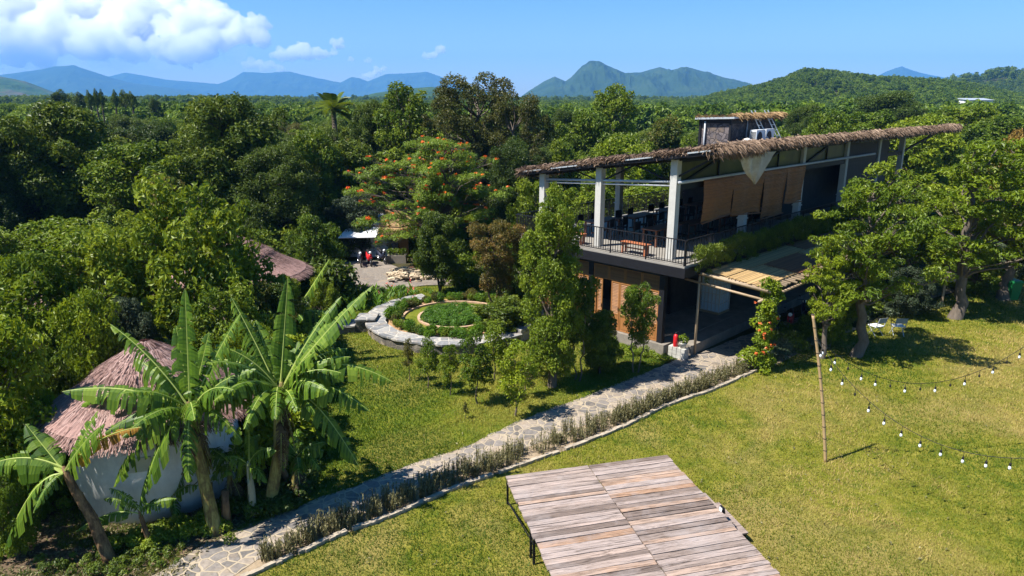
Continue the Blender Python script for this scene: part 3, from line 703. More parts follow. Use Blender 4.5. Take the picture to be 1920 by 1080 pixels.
# ground storey
part(lambda m: (m.box(-0.62, LEN, -0.3, 7.6, -0.2, 0.45), m.box(0.2, LEN, -1.1, -0.3, -0.2, 0.43)), 'plinth', M['plinth'])
part(lambda m: m.box(-0.50, -0.30, 0.16, 7.4, 3.25, 3.5), 'lintel', M['black_steel'])
def post(m):
    for y in (0.03, 3.65, 7.3): m.box(-0.47, -0.25, y - 0.12, y + 0.12, 0.45, 3.5)
for y in (0.03, 3.65, 7.3):
    part(lambda m: m.box(-0.47, -0.25, y - 0.12, y + 0.12, 0.45, 3.25), 'post', M['black_steel'])
def louvre(m, y0, y1, z0, z1, x, n, fr=0.05, lower=0.0):
    for a, b, c, d in ((y0, y0 + fr, z0, z1), (y1 - fr, y1, z0, z1), (y0 + fr, y1 - fr, z0, z0 + fr), (y0 + fr, y1 - fr, z1 - fr, z1)):
        m.cur = brnd.uniform(.4, .8); m.box(x - 0.025, x + 0.025, a, b, c, d)
    zz = z0 + fr
    if lower:
        zz = z0 + lower
        m.cur = 0.6; m.box(x - 0.025, x + 0.025, y0 + fr, y1 - fr, zz - fr, zz)
        m.cur = 0.5; m.box(x - 0.008, x + 0.012, y0 + fr, y1 - fr, z0 + fr, zz - fr)
        m.cur = 0.7; m.box(x - 0.018, x - 0.008, y0 + fr * 2, y1 - fr * 2, z0 + fr * 2, zz - fr * 2)
    h = (z1 - fr - zz) / n
    for i in range(n):
        m.cur = brnd.uniform(.15, .9)
        p = zz + h * i
        m.hexa([(x - 0.03, y0 + fr, p), (x - 0.02, y0 + fr, p - 0.004), (x - 0.02, y1 - fr, p - 0.004), (x - 0.03, y1 - fr, p),
                (x + 0.02, y0 + fr, p + h * 0.95), (x + 0.03, y0 + fr, p + h * 0.9), (x + 0.03, y1 - fr, p + h * 0.9), (x + 0.02, y1 - fr, p + h * 0.95)])
for y0, y1 in ((0.16, 1.0), (1.02, 1.85), (1.87, 2.7), (2.72, 3.52), (3.78, 4.6), (4.62, 5.5), (5.52, 6.35), (6.37, 7.17)):
    part(lambda m: louvre(m, y0, y1, 2.62, 3.245, -0.40, 9), 'transom_panel', M['door'])
for y0, y1, op in ((0.16, 0.74, 0), (0.90, 1.50, 0), (1.50, 2.10, 0), (2.12, 2.55, 0), (3.02, 3.30, 0), (3.80, 4.42, 0), (5.1, 5.75, 0), (5.75, 6.4, 0), (6.5, 7.15, 0)):
    d = part(lambda m: louvre(m, y0, y1, 0.46, 2.60, -0.40, 20, 0.055, 0.75), 'door', M['door'])
    part(lambda m: m.box(-0.45, -0.426, y0 + 0.02, y0 + 0.045, 1.35, 1.5), 'handle', M['black_steel'], d)
for y in (0.82, 3.38, 4.55): part(lambda m: m.box(-0.45, -0.35, y - 0.035, y + 0.035, 0.46, 2.60), 'door_frame', M['door'])
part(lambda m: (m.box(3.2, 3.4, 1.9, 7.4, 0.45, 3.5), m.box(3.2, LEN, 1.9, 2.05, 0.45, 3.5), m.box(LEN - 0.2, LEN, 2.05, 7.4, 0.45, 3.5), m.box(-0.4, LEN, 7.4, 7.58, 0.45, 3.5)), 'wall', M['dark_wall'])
part(lambda m: (m.box(12.2, LEN, 1.0, 1.15, DZ, 7.3), m.box(12.2, 12.35, 1.15, 7.6, DZ, 7.0)), 'upper_wall', M['dark_wall'])  # added dark walls standing in for the black shade behind the front bays
# deck
part(lambda m: m.box(-0.85, LEN, -1.15, 8.0, 3.56, DZ), 'deck_slab', M['floor_tile'])
part(lambda m: (m.box(-0.93, -0.853, -1.23, 8.0, 3.45, 3.83), m.box(-0.853, LEN, -1.23, -1.153, 3.45, 3.83)), 'edge_beam', M['black_steel'])
def rails(m, p, q, h=1.0, step=0.125, post_every=1.8):
    p = Vector(p); q = Vector(q); d = q - p; n = int(d.length / step)
    m.bar(p + Vector((0, 0, h)), q + Vector((0, 0, h)), 0.05, 0.035); m.bar(p + Vector((0, 0, 0.09)), q + Vector((0, 0, 0.09)), 0.03)
    for i in range(n + 1):
        a = p + d * (i / n); k = 0.045 if i % int(post_every / step) == 0 else 0.020
        m.bar(a + Vector((0, 0, 0 if k > 0.03 else 0.09)), a + Vector((0, 0, h)), k, k, (0, 1, 0))
part(lambda m: rails(m, (-0.8, -1.1, DZ), (-0.8, 7.9, DZ)), 'railing', M['black_steel'])
part(lambda m: rails(m, (-0.7, -1.1, DZ), (LEN, -1.1, DZ)), 'railing', M['black_steel'])
part(lambda m: rails(m, (-0.7, 7.9, DZ), (LEN, 7.9, DZ)), 'railing', M['black_steel'])
# roof plane: high along the front, falling to the back
S0, S1, ZH, ZL = -1.9, 8.1, 8.26, 6.78
def rz(y): return ZH + (ZL - ZH) * (y - S0) / (S1 - S0)
T0, T1 = -0.45, 32.5
cols = [(0, 0), (0, 3.65), (0, 6.9), (5.8, 0), (11.6, 0), (17.4, 0), (22.6, 0), (27.2, 0), (5.8, 6.9), (11.6, 6.9), (17.4, 6.9), (22.6, 6.9), (27.2, 6.9)]
for x, y in cols:
    def column(m):
        m.box(x - 0.15, x + 0.15, y - 0.15, y + 0.15, DZ, rz(y) - 0.16)
    c = part(column, 'column', M['column'])
    part(lambda m: m.box(x - 0.19, x + 0.19, y - 0.19, y + 0.19, 4.85, 4.90), 'ledge', M['column'], c) if x > 1 else None
ZB = 6.95
def pipes(m):
    m.tube([(0, 0.19, ZB), (0, 6.9, ZB - 0.42)], 0.055, 8); m.tube([(0.02, 0.2, ZB - 0.16), (0.02, 6.9, ZB - 0.55)], 0.035, 6)
part(pipes, 'tie_beam', M['grey_pipe'], smooth=True)
part(lambda m: m.tube([(-0.1, -0.22, ZB), (21.5, -0.22, ZB)], 0.065, 8), 'tie_beam', M['grey_pipe'], smooth=True)
part(lambda m: (m.bar((0.15, 0, ZB - 0.22), (27.2, 0, ZB - 0.22), 0.16, 0.22), m.bar((0.15, 0, rz(0) - 0.24), (27.2, 0, rz(0) - 0.24), 0.12, 0.12)), 'front_beam', M['black_steel'])
for x0, x1 in ((0.2, 5.8), (5.8, 11.6), (11.6, 17.4)):
    part(lambda m: m.box(x0 + 0.17, x1 - 0.17, -0.012, 0.012, ZB - 0.1, rz(0) - 0.31), 'clerestory_panel', M['film'])
    part(lambda m: (m.bar((x0 + 0.2, -0.06, ZB - 0.05), (x0 + 3.0, -0.06, rz(0) - 0.3), 0.08), m.bar((x0 + 3.0, -0.06, ZB - 0.08), (x0 + 3.0, -0.06, rz(0) - 0.3), 0.06)), 'brace', M['black_steel'])
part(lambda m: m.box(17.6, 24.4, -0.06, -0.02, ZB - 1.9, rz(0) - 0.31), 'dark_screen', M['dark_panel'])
part(lambda m: (m.bar((27.3, 0, ZB - 0.2), (31.2, -0.9, rz(-0.9) - 0.18), 0.12), m.bar((27.3, 0, ZB - 0.2), (24.4, -0.02, ZB + 0.1), 0.09)), 'brace', M['black_steel'])
def gable(m):                                       # rafters and web of the left gable
    for x in (0.0,):
        m.bar((x, S0 + 0.3, rz(S0 + .3) - 0.16), (x, S1 - 0.1, rz(S1 - .1) - 0.16), 0.09, 0.14)
        m.bar((x, 0.2, ZB + 0.05), (x, -1.7, rz(-1.7) - 0.2), 0.07)
        m.bar((x, 0.2, ZB), (x, 1.9, rz(1.9) - 0.2), 0.06); m.bar((x, 3.6, ZB - 0.25), (x, 1.9, rz(1.9) - 0.2), 0.06)
        m.bar((x, 3.7, ZB - 0.25), (x, 5.0, rz(5.0) - 0.2), 0.05); m.bar((x, 6.9, ZB - 0.42), (x, 8.0, rz(8) - 0.14), 0.06)
    for x in (2.9, 5.8, 8.7, 11.6, 14.5, 17.4, 20.3, 23.2, 26.1, 29.0, 31.8): m.bar((x, S0 + 0.05, rz(S0 + .05) - 0.13), (x, S1 - 0.1, rz(S1 - .1) - 0.13), 0.07, 0.12)
part(gable, 'rafter', M['black_steel'])
roof = part(lambda m: m.hexa([(T0, S0, ZH - 0.07), (T1, S0, ZH - 0.07), (T1, S1, ZL - 0.07), (T0, S1, ZL - 0.07), (T0, S0, ZH), (T1, S0, ZH), (T1, S1, ZL), (T0, S1, ZL)]), 'roof', M['dark_wall'])
def rake(m):
    m.bar((T0 - 0.04, S0, ZH - 0.05), (T0 - 0.04, S1, ZL - 0.05), 0.06, 0.15)
    m.bar((T0 - 0.04, S0 - 0.035, ZH - 0.06), (T1, S0 - 0.035, ZH - 0.06), 0.06, 0.13)
part(rake, 'fascia', M['black_steel'], roof)
for a, b in ((0.15, 1.1), (2.6, 3.9), (6.4, 7.9), (8.5, 9.6)):
    part(lambda m: m.bar((T0 - 0.08, S0 + a, rz(S0 + a) + 0.03), (T0 - 0.08, S0 + b, rz(S0 + b) + 0.03), 0.10, 0.05), 'flashing', M['zinc'], roof)

def straw(segs, matn, name, parent, seed):
    """segs: (p, q, outward, count, length, droop, lift) -> one mesh of straw blades along those lines"""
    rs = np.random.RandomState(seed); VV, TT = [], []
    for p, q, o, n, ln, dr, spread, lift in segs:
        p = np.array(p, float); q = np.array(q, float); o = np.array(o, float); t = rs.rand(n)[:, None]
        dirl = unit((q - p)[None])[0]
        lump = 0.55 + 0.9 * fbm(t[:, 0] * np.linalg.norm(q - p) * 1.3 + seed, np.zeros(n) + seed * 3.3, 3)[:, None]
        b = p + (q - p) * t + rs.randn(n, 3) * np.array([0.02, 0.02, 0.03]) * 1.5 - o * (rs.rand(n)[:, None] * spread) + np.array([0, 0, 1]) * lift * lump * rs.rand(n)[:, None]
        L = ln * (0.45 + 0.75 * rs.rand(n))[:, None] * lump
        d = o[None] * (0.7 + 0.4 * rs.rand(n)[:, None]) + np.array([0, 0, -1]) * dr * (0.3 + 1.2 * rs.rand(n)[:, None]) + dirl * rs.randn(n)[:, None] * 0.38 + np.array([0, 0, 0.25])
        d = unit(d); mid = b + d * L * 0.5; d2 = unit(d + np.array([0, 0, -1]) * dr * 0.9); tip = mid + d2 * L * 0.5
        s = unit(np.cross(d, rs.randn(n, 3))) * (0.012 + 0.014 * rs.rand(n)[:, None])
        VV.append(np.stack([b - s, b + s, mid + s * 0.9, mid - s * 0.9], 1)); VV.append(np.stack([mid - s * 0.9, mid + s * 0.9, tip + s * 0.25, tip - s * 0.25], 1))
        tt = np.clip(0.2 + 0.5 * rs.rand(n) + 0.5 * (lump[:, 0] - 0.9), 0, 1); TT += [tt, tt]
    V = np.concatenate(VV).reshape(-1, 3); F = np.arange(len(V)).reshape(-1, 4)
    return link(bpy.data.objects.new(name, np_mesh(name, V, F, np.concatenate(TT), [M[matn]])), parent)
segs = []
for a, b, k in ((0, 0.7, 1), (1.2, 2.7, 0.8), (2.7, 3.9, 0.25), (3.9, 6.3, 1), (6.3, 7.9, 0.3), (7.9, 8.9, 0.9), (8.9, 10.0, 1.4)):
    segs.append(((T0, S0 + a, rz(S0 + a) + 0.05), (T0, S0 + b, rz(S0 + b) + 0.05), (-1, 0, 0), int(900 * (b - a) * k), 0.30, 0.35, 0.5, 0.16))
segs.append(((T0, S1, ZL + 0.03), (T0 + 3, S1, ZL + 0.03), (0, 1, 0), 1800, 0.45, 0.8, 0.5, 0.1))
segs.append(((T0, S0, ZH + 0.03), (T0 + 3.4, S0, ZH + 0.03), (0, -1, 0), 5200, 0.48, 0.9, 0.5, 0.15))
segs.append(((T0 + 3.4, S0, ZH + 0.02), (17.0, S0, ZH + 0.02), (0, -1, 0), 17000, 0.30, 0.7, 0.55, 0.15))
segs.append(((17.6, S0, ZH + 0.02), (T1, S0, ZH + 0.02), (0, -1, 0), 17000, 0.36, 0.8, 0.55, 0.15))
segs.append(((T1, S0, ZH + 0.02), (T1, S0 + 4, rz(S0 + 4)), (1, 0, 0), 2600, 0.5, 0.8, 0.5, 0.12))
for i in range(22):                                   # loose straw lying over the whole roof
    y = S0 + 0.4 + i * 0.44
    segs.append(((T0, y, rz(y) + 0.03), (T1, y, rz(y) + 0.03), (0, -1, 0.1), 700, 0.6, 0.05, 0.3, 0.10))
straw(segs, 'thatch_brown', 'thatch', roof, 4)

# rooftop cabin
cab = empty('rooftop_cabin', (0, 0, 0)); cab.parent = bl
cx0, cx1, cy0, cy1, cz0, cz1 = 8.75, 13.4, 2.5, 4.15, 7.2, 9.25
part(lambda m: m.box(cx0, cx1, cy0, cy1, cz0, cz1 - 0.1), 'wall', M['stone_clad'], cab)
part(lambda m: [m.box(x - 0.06, x + 0.06, y - 0.06, y + 0.06, cz0, cz1 - 0.1) for x in (cx0 - 0.01, cx1) for y in (cy0 - 0.01, cy1)] + [m.box(cx0 - 0.045, cx0 - 0.004, cy0 + .05, cy1, cz1 - 0.32, cz1 - 0.1), m.box(cx0 + .05, cx1, cy0 - 0.045, cy0 - 0.004, cz1 - 0.34, cz1 - 0.1)], 'frame', M['black_steel'], cab)
part(lambda m: m.tube([(cx0 - 0.09, cy1 - 0.3, cz0), (cx0 - 0.09, cy1 - 0.3, cz1 - 0.25)], 0.045, 8), 'drain_pipe', M['grey_pipe'], cab, True)
part(lambda m: m.tube([(cx0 + 1.6, cy0 - 0.06, cz0), (cx0 + 1.6, cy0 - 0.06, cz1 - 0.15)], 0.03, 8), 'drain_pipe', M['grey_pipe'], cab, True)
part(lambda m: m.box(cx0 + 2.9, cx0 + 3.6, cy0 - 0.03, cy0 - 0.004, cz0 + 0.3, cz1 - 0.35), 'door', M['dark_wall'], cab)
cr = part(lambda m: m.hexa([(cx0 - 0.25, cy0 - 0.3, cz1 - 0.09), (cx1 + 0.6, cy0 - 0.3, cz1 - 0.09), (cx1 + 0.6, cy1 + 0.2, cz1 - 0.16), (cx0 - 0.25, cy1 + 0.2, cz1 - 0.16), (cx0 - 0.25, cy0 - 0.3, cz1), (cx1 + 0.6, cy0 - 0.3, cz1), (cx1 + 0.6, cy1 + 0.2, cz1 - 0.07), (cx0 - 0.25, cy1 + 0.2, cz1 - 0.07)]), 'roof', M['zinc'], cab)
o = straw([((cx0 + 0.2, cy0 - 0.3, cz1 + 0.01), (cx1 + 0.7, cy0 - 0.3, cz1 + 0.01), (0, -1, 0), 3200, 0.3, 0.6, 0.5, 0.09), ((cx0 - 0.2, cy0 - 0.2, cz1 + 0.02), (cx0 - 0.2, cy1 + 0.2, cz1 - 0.05), (-1, 0, 0.3), 350, 0.2, 0.1, 0.4, 0.06)], 'thatch_gold', 'thatch', cab, 9)
# hanging plants along the front railing
rs = np.random.RandomState(31); cl = []
for i in range(90):
    x = -0.3 + 0.25 * i + rs.rand() * 0.2
    if x > 21: break
    nj = rs.randint(3, 6)
    for j in range(nj): cl.append((np.array([x + rs.randn() * .07, -1.28 - rs.rand() * 0.12, DZ + 0.50 - j * 0.27 + rs.randn() * 0.08]), (0.17 + 0.10 * rs.rand()) * (1 - 0.12 * j)))
V, F, T = crown_leaves(cl, 0.14, 0.55, rs, 0.18, 0.2, 1.3)
hp = bpy.data.objects.new('trailing_plant', np_mesh('trailing_plant', V, F, T, [M['leaf_jungle']])); hp.location = B0; hp.rotation_euler = (0, 0, BA); link(hp)
tag(hp, 'trailing green plant hanging over the upper front railing beside the bamboo awning', 'plant')

# ---------------------------------------------------------------- bamboo awning on poles
pg = empty('bamboo_awning', W(0.4, -0.92, 0), BA, 'bamboo pole awning with straw mats along the front of the restaurant', 'awning')
AL, AW = 22.5, 2.95
ZO, ZI = 3.22, 3.45
def az(y): return ZI + (ZO - ZI) * (-y / AW)
part(lambda m: [m.tube([(0.02, -0.2, -0.1), (0.02, -0.2, az(-0.2) - 0.1)], 0.055, 8)], 'pole', M['bamboo'], pg, True)
for x in (0.3, 6.2, 12.0, 18.0, 22.3): part(lambda m: m.tube([(x, -AW + 0.15, -0.1), (x, -AW + 0.15, ZO - 0.1)], 0.055, 8), 'pole', M['bamboo'], pg, True)
for dx, dz, ext in ((-0.12, 0.05, 0.12), (0.05, -0.02, 0.16), (0.0, -0.36, 0.3)):
    part(lambda m: m.tube([(dx, 0.35 + ext * .3, ZI + dz), (dx, -AW - ext, ZO + dz)], 0.06 if dz > -0.2 else 0.05, 8), 'beam', M['bamboo'], pg, True)
part(lambda m: m.tube([(-0.3, -AW + 0.1, ZO - 0.36), (AL, -AW + 0.1, ZO - 0.36)], 0.055, 8), 'beam', M['bamboo'], pg, True)
def joists(m):
    x = 0.25
    while x < AL:
        m.cur = brnd.random(); e = brnd.uniform(0.0, 0.25)
        m.tube([(x, 0.1, ZI - 0.02), (x + brnd.uniform(-.04, .04), -AW - e, ZO - 0.02)], 0.05, 6); x += 0.27
part(joists, 'joist', M['bamboo'], pg, True)
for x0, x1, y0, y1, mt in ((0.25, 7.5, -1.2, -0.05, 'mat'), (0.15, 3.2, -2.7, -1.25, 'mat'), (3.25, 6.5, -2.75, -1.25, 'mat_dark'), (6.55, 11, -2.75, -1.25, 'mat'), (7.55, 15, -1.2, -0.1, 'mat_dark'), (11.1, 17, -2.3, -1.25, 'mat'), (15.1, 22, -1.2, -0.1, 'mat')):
    def matm(m):
        n = int((y1 - y0) / 0.055)
        for i in range(n):
            m.cur = brnd.random(); y = y0 + i * 0.055; xa = x0 + brnd.uniform(0, .12); xb = x1 - brnd.uniform(0, .12)
            z = az(y) + 0.055
            m.hexa([(xa, y, z), (xb, y, z), (xb, y + 0.045, z + 0.005), (xa, y + 0.045, z + 0.005), (xa, y, z + 0.02), (xb, y, z + 0.02), (xb, y + 0.045, z + 0.025), (xa, y + 0.045, z + 0.025)])
    part(matm, 'straw_mat', M[mt], pg)

# ---------------------------------------------------------------- rolled-down blinds between the front columns
blabels = ['nearest woven bamboo blind, hanging beside the white corner column', 'second woven bamboo blind from the white corner column', 'longest woven bamboo blind, third from the corner column', 'woven bamboo blind hanging last, beside the dark shaded bay']
for (x0, x1, zb, tilt), lb in zip(((1.7, 4.12, 5.22, 0.08), (4.13, 6.93, 5.12, -0.10), (6.94, 9.36, 4.72, 0.03), (9.37, 11.45, 5.15, -0.05)), blabels):
    m = MB(); nz, nx = 40, 12; n0 = 0
    for i in range(nz + 1):
        for j in range(nx + 1):
            u = j / nx; t = i / nz
            zb_ = zb + tilt * (u - 0.5) * 2 + 0.06 * math.sin(u * 5 + x0)
            m.v.append((x0 + (x1 - x0) * u, -0.27 - 0.05 * math.sin(t * 3.3 + u * 2) - 0.02 * brnd.random() - 0.025 * math.sin(u * 9 + x0 * 3), ZB - 0.08 + (zb_ - ZB + 0.08) * t))
    for i in range(nz):
        c = brnd.random() * 0.6
        for j in range(nx): m.cur = c + brnd.random() * 0.4; k = i * (nx + 1) + j; m.face(k, k + 1, k + nx + 2, k + nx + 1)
    m.cur = 0.4; m.tube([(x0, -0.27, ZB - 0.06), (x1, -0.27, ZB - 0.06)], 0.035, 6); m.tube([(x0 + .02, -0.30, zb - tilt), (x1 - .02, -0.30, zb + tilt)], 0.03, 6)
    o = m.build('bamboo_blind', M['blind']); o.location = B0; o.rotation_euler = (0, 0, BA)
    md = o.modifiers.new('thick', 'SOLIDIFY'); md.thickness = 0.012
    tag(o, lb, 'blind', 'bamboo blinds on the upper storey')
# loose gauze cloth hanging from the eave
m = MB(); n = 14
pA, pB, pC = Vector((1.35, -1.9, 8.0)), Vector((4.3, -1.9, 8.02)), Vector((3.4, -1.6, 6.72))
for i in range(n + 1):
    for j in range(n + 1):
        a = pA.lerp(pB, j / n); sag = pA.lerp(pC, i / n) if j / n < 0.5 else pB.lerp(pC, i / n)
        t = i / n; q = a.lerp(pC, t); q.z -= 0.25 * math.sin(math.pi * t) * (1 - abs(j / n - 0.5)); q.y += 0.10 * math.sin(j * 1.3 + t * 4) * (1 - t * 0.5)
        m.v.append(tuple(q))
for i in range(n):
    for j in range(n): k = i * (n + 1) + j; m.face(k, k + 1, k + n + 2, k + n + 1)
o = m.build('hanging_cloth', M['gauze'], smooth=True); o.location = B0; o.rotation_euler = (0, 0, BA)
tag(o, 'pale gauze cloth sagging to a point below the straw eave', 'cloth')

# ---------------------------------------------------------------- things on the upper deck
def onbl(o, x, y, z, r=0.0): o.location = W(x, y, z); o.rotation_euler = (0, 0, BA + r); return o
def table(label, group, L=1.5, Wd=0.75, H=0.75, mat='table', name='dining_table', cat='table'):
    t = empty(name, label=label, cat=cat, group=group)
    m = MB(); m.box(-L / 2, L / 2, -Wd / 2, Wd / 2, H - 0.05, H); m.build('tabletop' if cat == 'table' else 'seat', M[mat], t)
    for sx in (-1, 1):
        for sy in (-1, 1):
            m = MB(); x, y = sx * (L / 2 - 0.1), sy * (Wd / 2 - 0.08); m.box(x - 0.035, x + 0.035, y - 0.035, y + 0.035, 0, H - 0.05); m.build('leg', M[mat], t)
    m = MB(); m.box(-L / 2 + 0.14, L / 2 - 0.14, -0.02, 0.02, 0.2, 0.25); m.build('stretcher', M[mat], t)
    return t
bench = table('red-brown wooden bench by the railing between the two nearest white columns', 'wooden benches at the deck railing', 1.3, 0.38, 0.47, name='bench', cat='bench')
onbl(bench, -0.25, 1.55, DZ, R(90))
b2 = copy_tree(bench); onbl(b2, -0.25, 4.9, DZ, R(90)); b2['label'] = 'red-brown wooden bench behind the railing, half hidden by the tall leafy tree'
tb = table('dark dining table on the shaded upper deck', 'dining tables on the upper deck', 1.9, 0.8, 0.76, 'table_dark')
spots = [(2.3, 2.0), (2.0, 5.0), (4.4, 1.7), (4.4, 4.6), (7.2, 1.7), (7.2, 4.6), (10.0, 1.7), (10.0, 4.6), (13.0, 1.7), (13.0, 4.6)]
tlab = ['dark brown dining table nearest the corner column of the deck', 'dark brown dining table behind the second white column of the deck']
for i, (x, y) in enumerate(spots):
    t = tb if i == 0 else copy_tree(tb)
    onbl(t, x, y, DZ, 0)
    t['label'] = tlab[i] if i < 2 else 'brown dining table deep in the shade of the upper deck'
chair = empty('dining_chair', label='dark dining chair in the shade of the upper deck', cat='chair', group='dark chairs on the upper deck')
m = MB(); m.box(-0.21, 0.21, -0.21, 0.21, 0.42, 0.46); m.build('seat', M['black_steel'], chair)
m = MB(); m.box(-0.21, 0.21, 0.17, 0.21, 0.56, 0.94); m.build('backrest', M['black_steel'], chair)
for sx in (-1, 1):
    for sy in (-1, 1):
        m = MB(); m.box(sx * .19 - .018, sx * .19 + .018, sy * .19 - .018, sy * .19 + .018, 0, 0.94 if sy > 0 else 0.42); m.build('leg', M['black_steel'], chair)
k = 0
for i, (x, y) in enumerate(spots[:8]):
    for dx, dy, r in ((-0.5, 0.72, 0), (0.5, 0.72, 0), (-0.5, -0.72, math.pi), (0.5, -0.72, math.pi)):
        c = chair if k == 0 else copy_tree(chair); onbl(c, x + dx, y + dy, DZ, r + brnd.uniform(-.15, .15)); k += 1

# things on the roof by the cabin
def onroof(o, x, y, r=0): return onbl(o, x, y, rz(y) + 0.02, r)
ac = empty('air_conditioner', label='white outdoor air-conditioning unit on the roof left of the ladder', cat='air conditioner', group='air-conditioning units on the roof')
m = MB(); m.box(-0.42, 0.42, -0.16, 0.16, 0.06, 0.68); m.build('case', M['white_paint'], ac)
m = MB(); m.lathe([(0.24, 0), (0.24, 0.015)], (0, 0, 0), 20)
gr = m.build('fan_grille', M['black_steel'], ac); gr.rotation_euler = (R(90), 0, 0); gr.location = (-0.1, -0.162, 0.37)
m = MB()
for i in range(6): m.box(-0.428, -0.422, -0.13 + i * 0.045, -0.105 + i * 0.045, 0.12, 0.62)
m.build('side_vent', M['black_steel'], ac)
for s in (-1, 1): m = MB(); m.box(s * .3 - .03, s * .3 + .03, -0.18, 0.18, 0, 0.06); m.build('foot', M['black_steel'], ac)
onroof(ac, 10.15, 1.75).scale = (1.1, 1.1, 1.28)
a2 = copy_tree(ac); onroof(a2, 11.5, 1.9).scale = (1.1, 1.1, 1.32); a2['label'] = 'white outdoor air-conditioning unit behind the metal ladder on the roof'
for x0, lab in ((11.05, 'left of two galvanised ladders leaning on the stone rooftop cabin'), (12.5, 'right of two galvanised ladders leaning on the stone rooftop cabin')):
    m = MB()
    for s in (-0.2, 0.2): m.bar((s, -0.62, 0.02), (s - 0.3, 0.30, 1.78), 0.045)
    for i in range(6): t = 0.1 + i * 0.16; m.bar((-0.2 - 0.3 * t, -0.62 + 0.92 * t, 0.02 + 1.76 * t), (0.2 - 0.3 * t, -0.62 + 0.92 * t, 0.02 + 1.76 * t), 0.03)
    o = m.build('ladder', M['zinc']); onbl(o, x0, 2.1, rz(1.48) - 0.0, 0); tag(o, lab, 'ladder', 'ladders on the roof')
m = MB(); m.mi = 0
rs = np.random.RandomState(8); o = None
bm = bmesh.new(); bmesh.ops.create_icosphere(bm, subdivisions=4, radius=1)
for v in bm.verts:
    q = v.co.copy(); n = fbm(np.array([q.x * 2 + q.z * 1.3 + 5]), np.array([q.y * 2 + q.z * 0.7 + 9]), 4)[0]
    v.co = Vector((q.x * 0.75, q.y * 0.4, max(0, q.z) * 0.42)) * (0.55 + 0.9 * n)
me = bpy.data.meshes.new('plastic_sheet'); bm.to_mesh(me); bm.free(); me.materials.append(M['cloth_white'])
o = link(bpy.data.objects.new('plastic_sheet', me)); onroof(o, 7.5, 0.9, 0.4); tag(o, 'crumpled pale plastic sheet on the roof beside the stone cabin', 'sheet')

# things at ground level under the awning
fx = empty('fire_extinguisher', W(-0.32, -0.66, 0.43), 0, 'red fire extinguisher on the pale block at the restaurant corner', 'fire extinguisher')
m = MB(); m.lathe([(0.085, 0), (0.095, 0.03), (0.095, 0.42), (0.07, 0.50), (0.03, 0.53)], n=14); m.build('cylinder', M['red_paint'], fx, True)
m = MB(); m.lathe([(0.03, 0.53), (0.035, 0.58), (0.02, 0.6)], n=10); m.bar((0, 0, 0.6), (0.12, 0, 0.63), 0.03); m.build('valve', M['black_steel'], fx)
m = MB(); m.tube([(0.03, 0, 0.56), (0.13, 0, 0.5), (0.13, 0, 0.15)], 0.015, 6); m.build('hose', M['black_rubber'], fx)
blk = MB(); rs = np.random.RandomState(2)
for i in range(4):
    for j in range(3): blk.box(-0.62 + i * 0.31 + rs.rand() * .02, -0.33 + i * 0.31, -0.17 + rs.rand() * .02, 0.17, j * 0.21, j * 0.21 + 0.195)
o = blk.build('stone_block', M['concrete']); o.scale = (0.62, 0.9, 0.72); o.location = W(-0.30, -0.80, 0.0); o.rotation_euler = (0, 0, BA - R(90)); tag(o, 'low pale grey block wall under the fire extinguisher and potted plant', 'block')
pp = empty('potted_plant', W(-0.28, -0.98, 0.43), 0, 'small green plant in a pot beside the red fire extinguisher', 'potted plant')
m = MB(); m.lathe([(0.10, 0), (0.14, 0.2), (0.15, 0.22)], n=14); m.build('pot', M['concrete'], pp, True)
V, F, T = crown_leaves([(np.array([0, 0, 0.38]), 0.2), (np.array([.1, .05, 0.3]), 0.14)], 0.16, 0.6, np.random.RandomState(3), 0.3, 0.6)
link(bpy.data.objects.new('foliage', np_mesh('foliage', V, F, T, [M['leaf_lime']])), pp)
ck = empty('water_tank', W(5.2, 0.7, 0.45), BA, 'pale blue caged water tank in the shade under the awning', 'tank')
m = MB(); m.box(-0.45, 0.45, -0.45, 0.45, 0.12, 1.75); m.build('tank_body', M['blue_plastic'], ck)
m = MB()
for i in range(6):
    t = -0.47 + i * 0.188
    for s in (-0.48, 0.48): m.bar((t, s, 0.1), (t, s, 1.78), 0.025); m.bar((s, t, 0.1), (s, t, 1.78), 0.025)
for z in (0.12, 0.5, 0.95, 1.4, 1.76):
    for s in (-0.48, 0.48): m.bar((-0.48, s, z), (0.48, s, z), 0.025); m.bar((s, -0.48, z), (s, 0.48, z), 0.025)
m.build('cage', M['zinc'], ck)
m = MB(); m.box(-0.5, 0.5, -0.5, 0.5, 0, 0.1); m.build('pallet', M['bamboo'], ck)
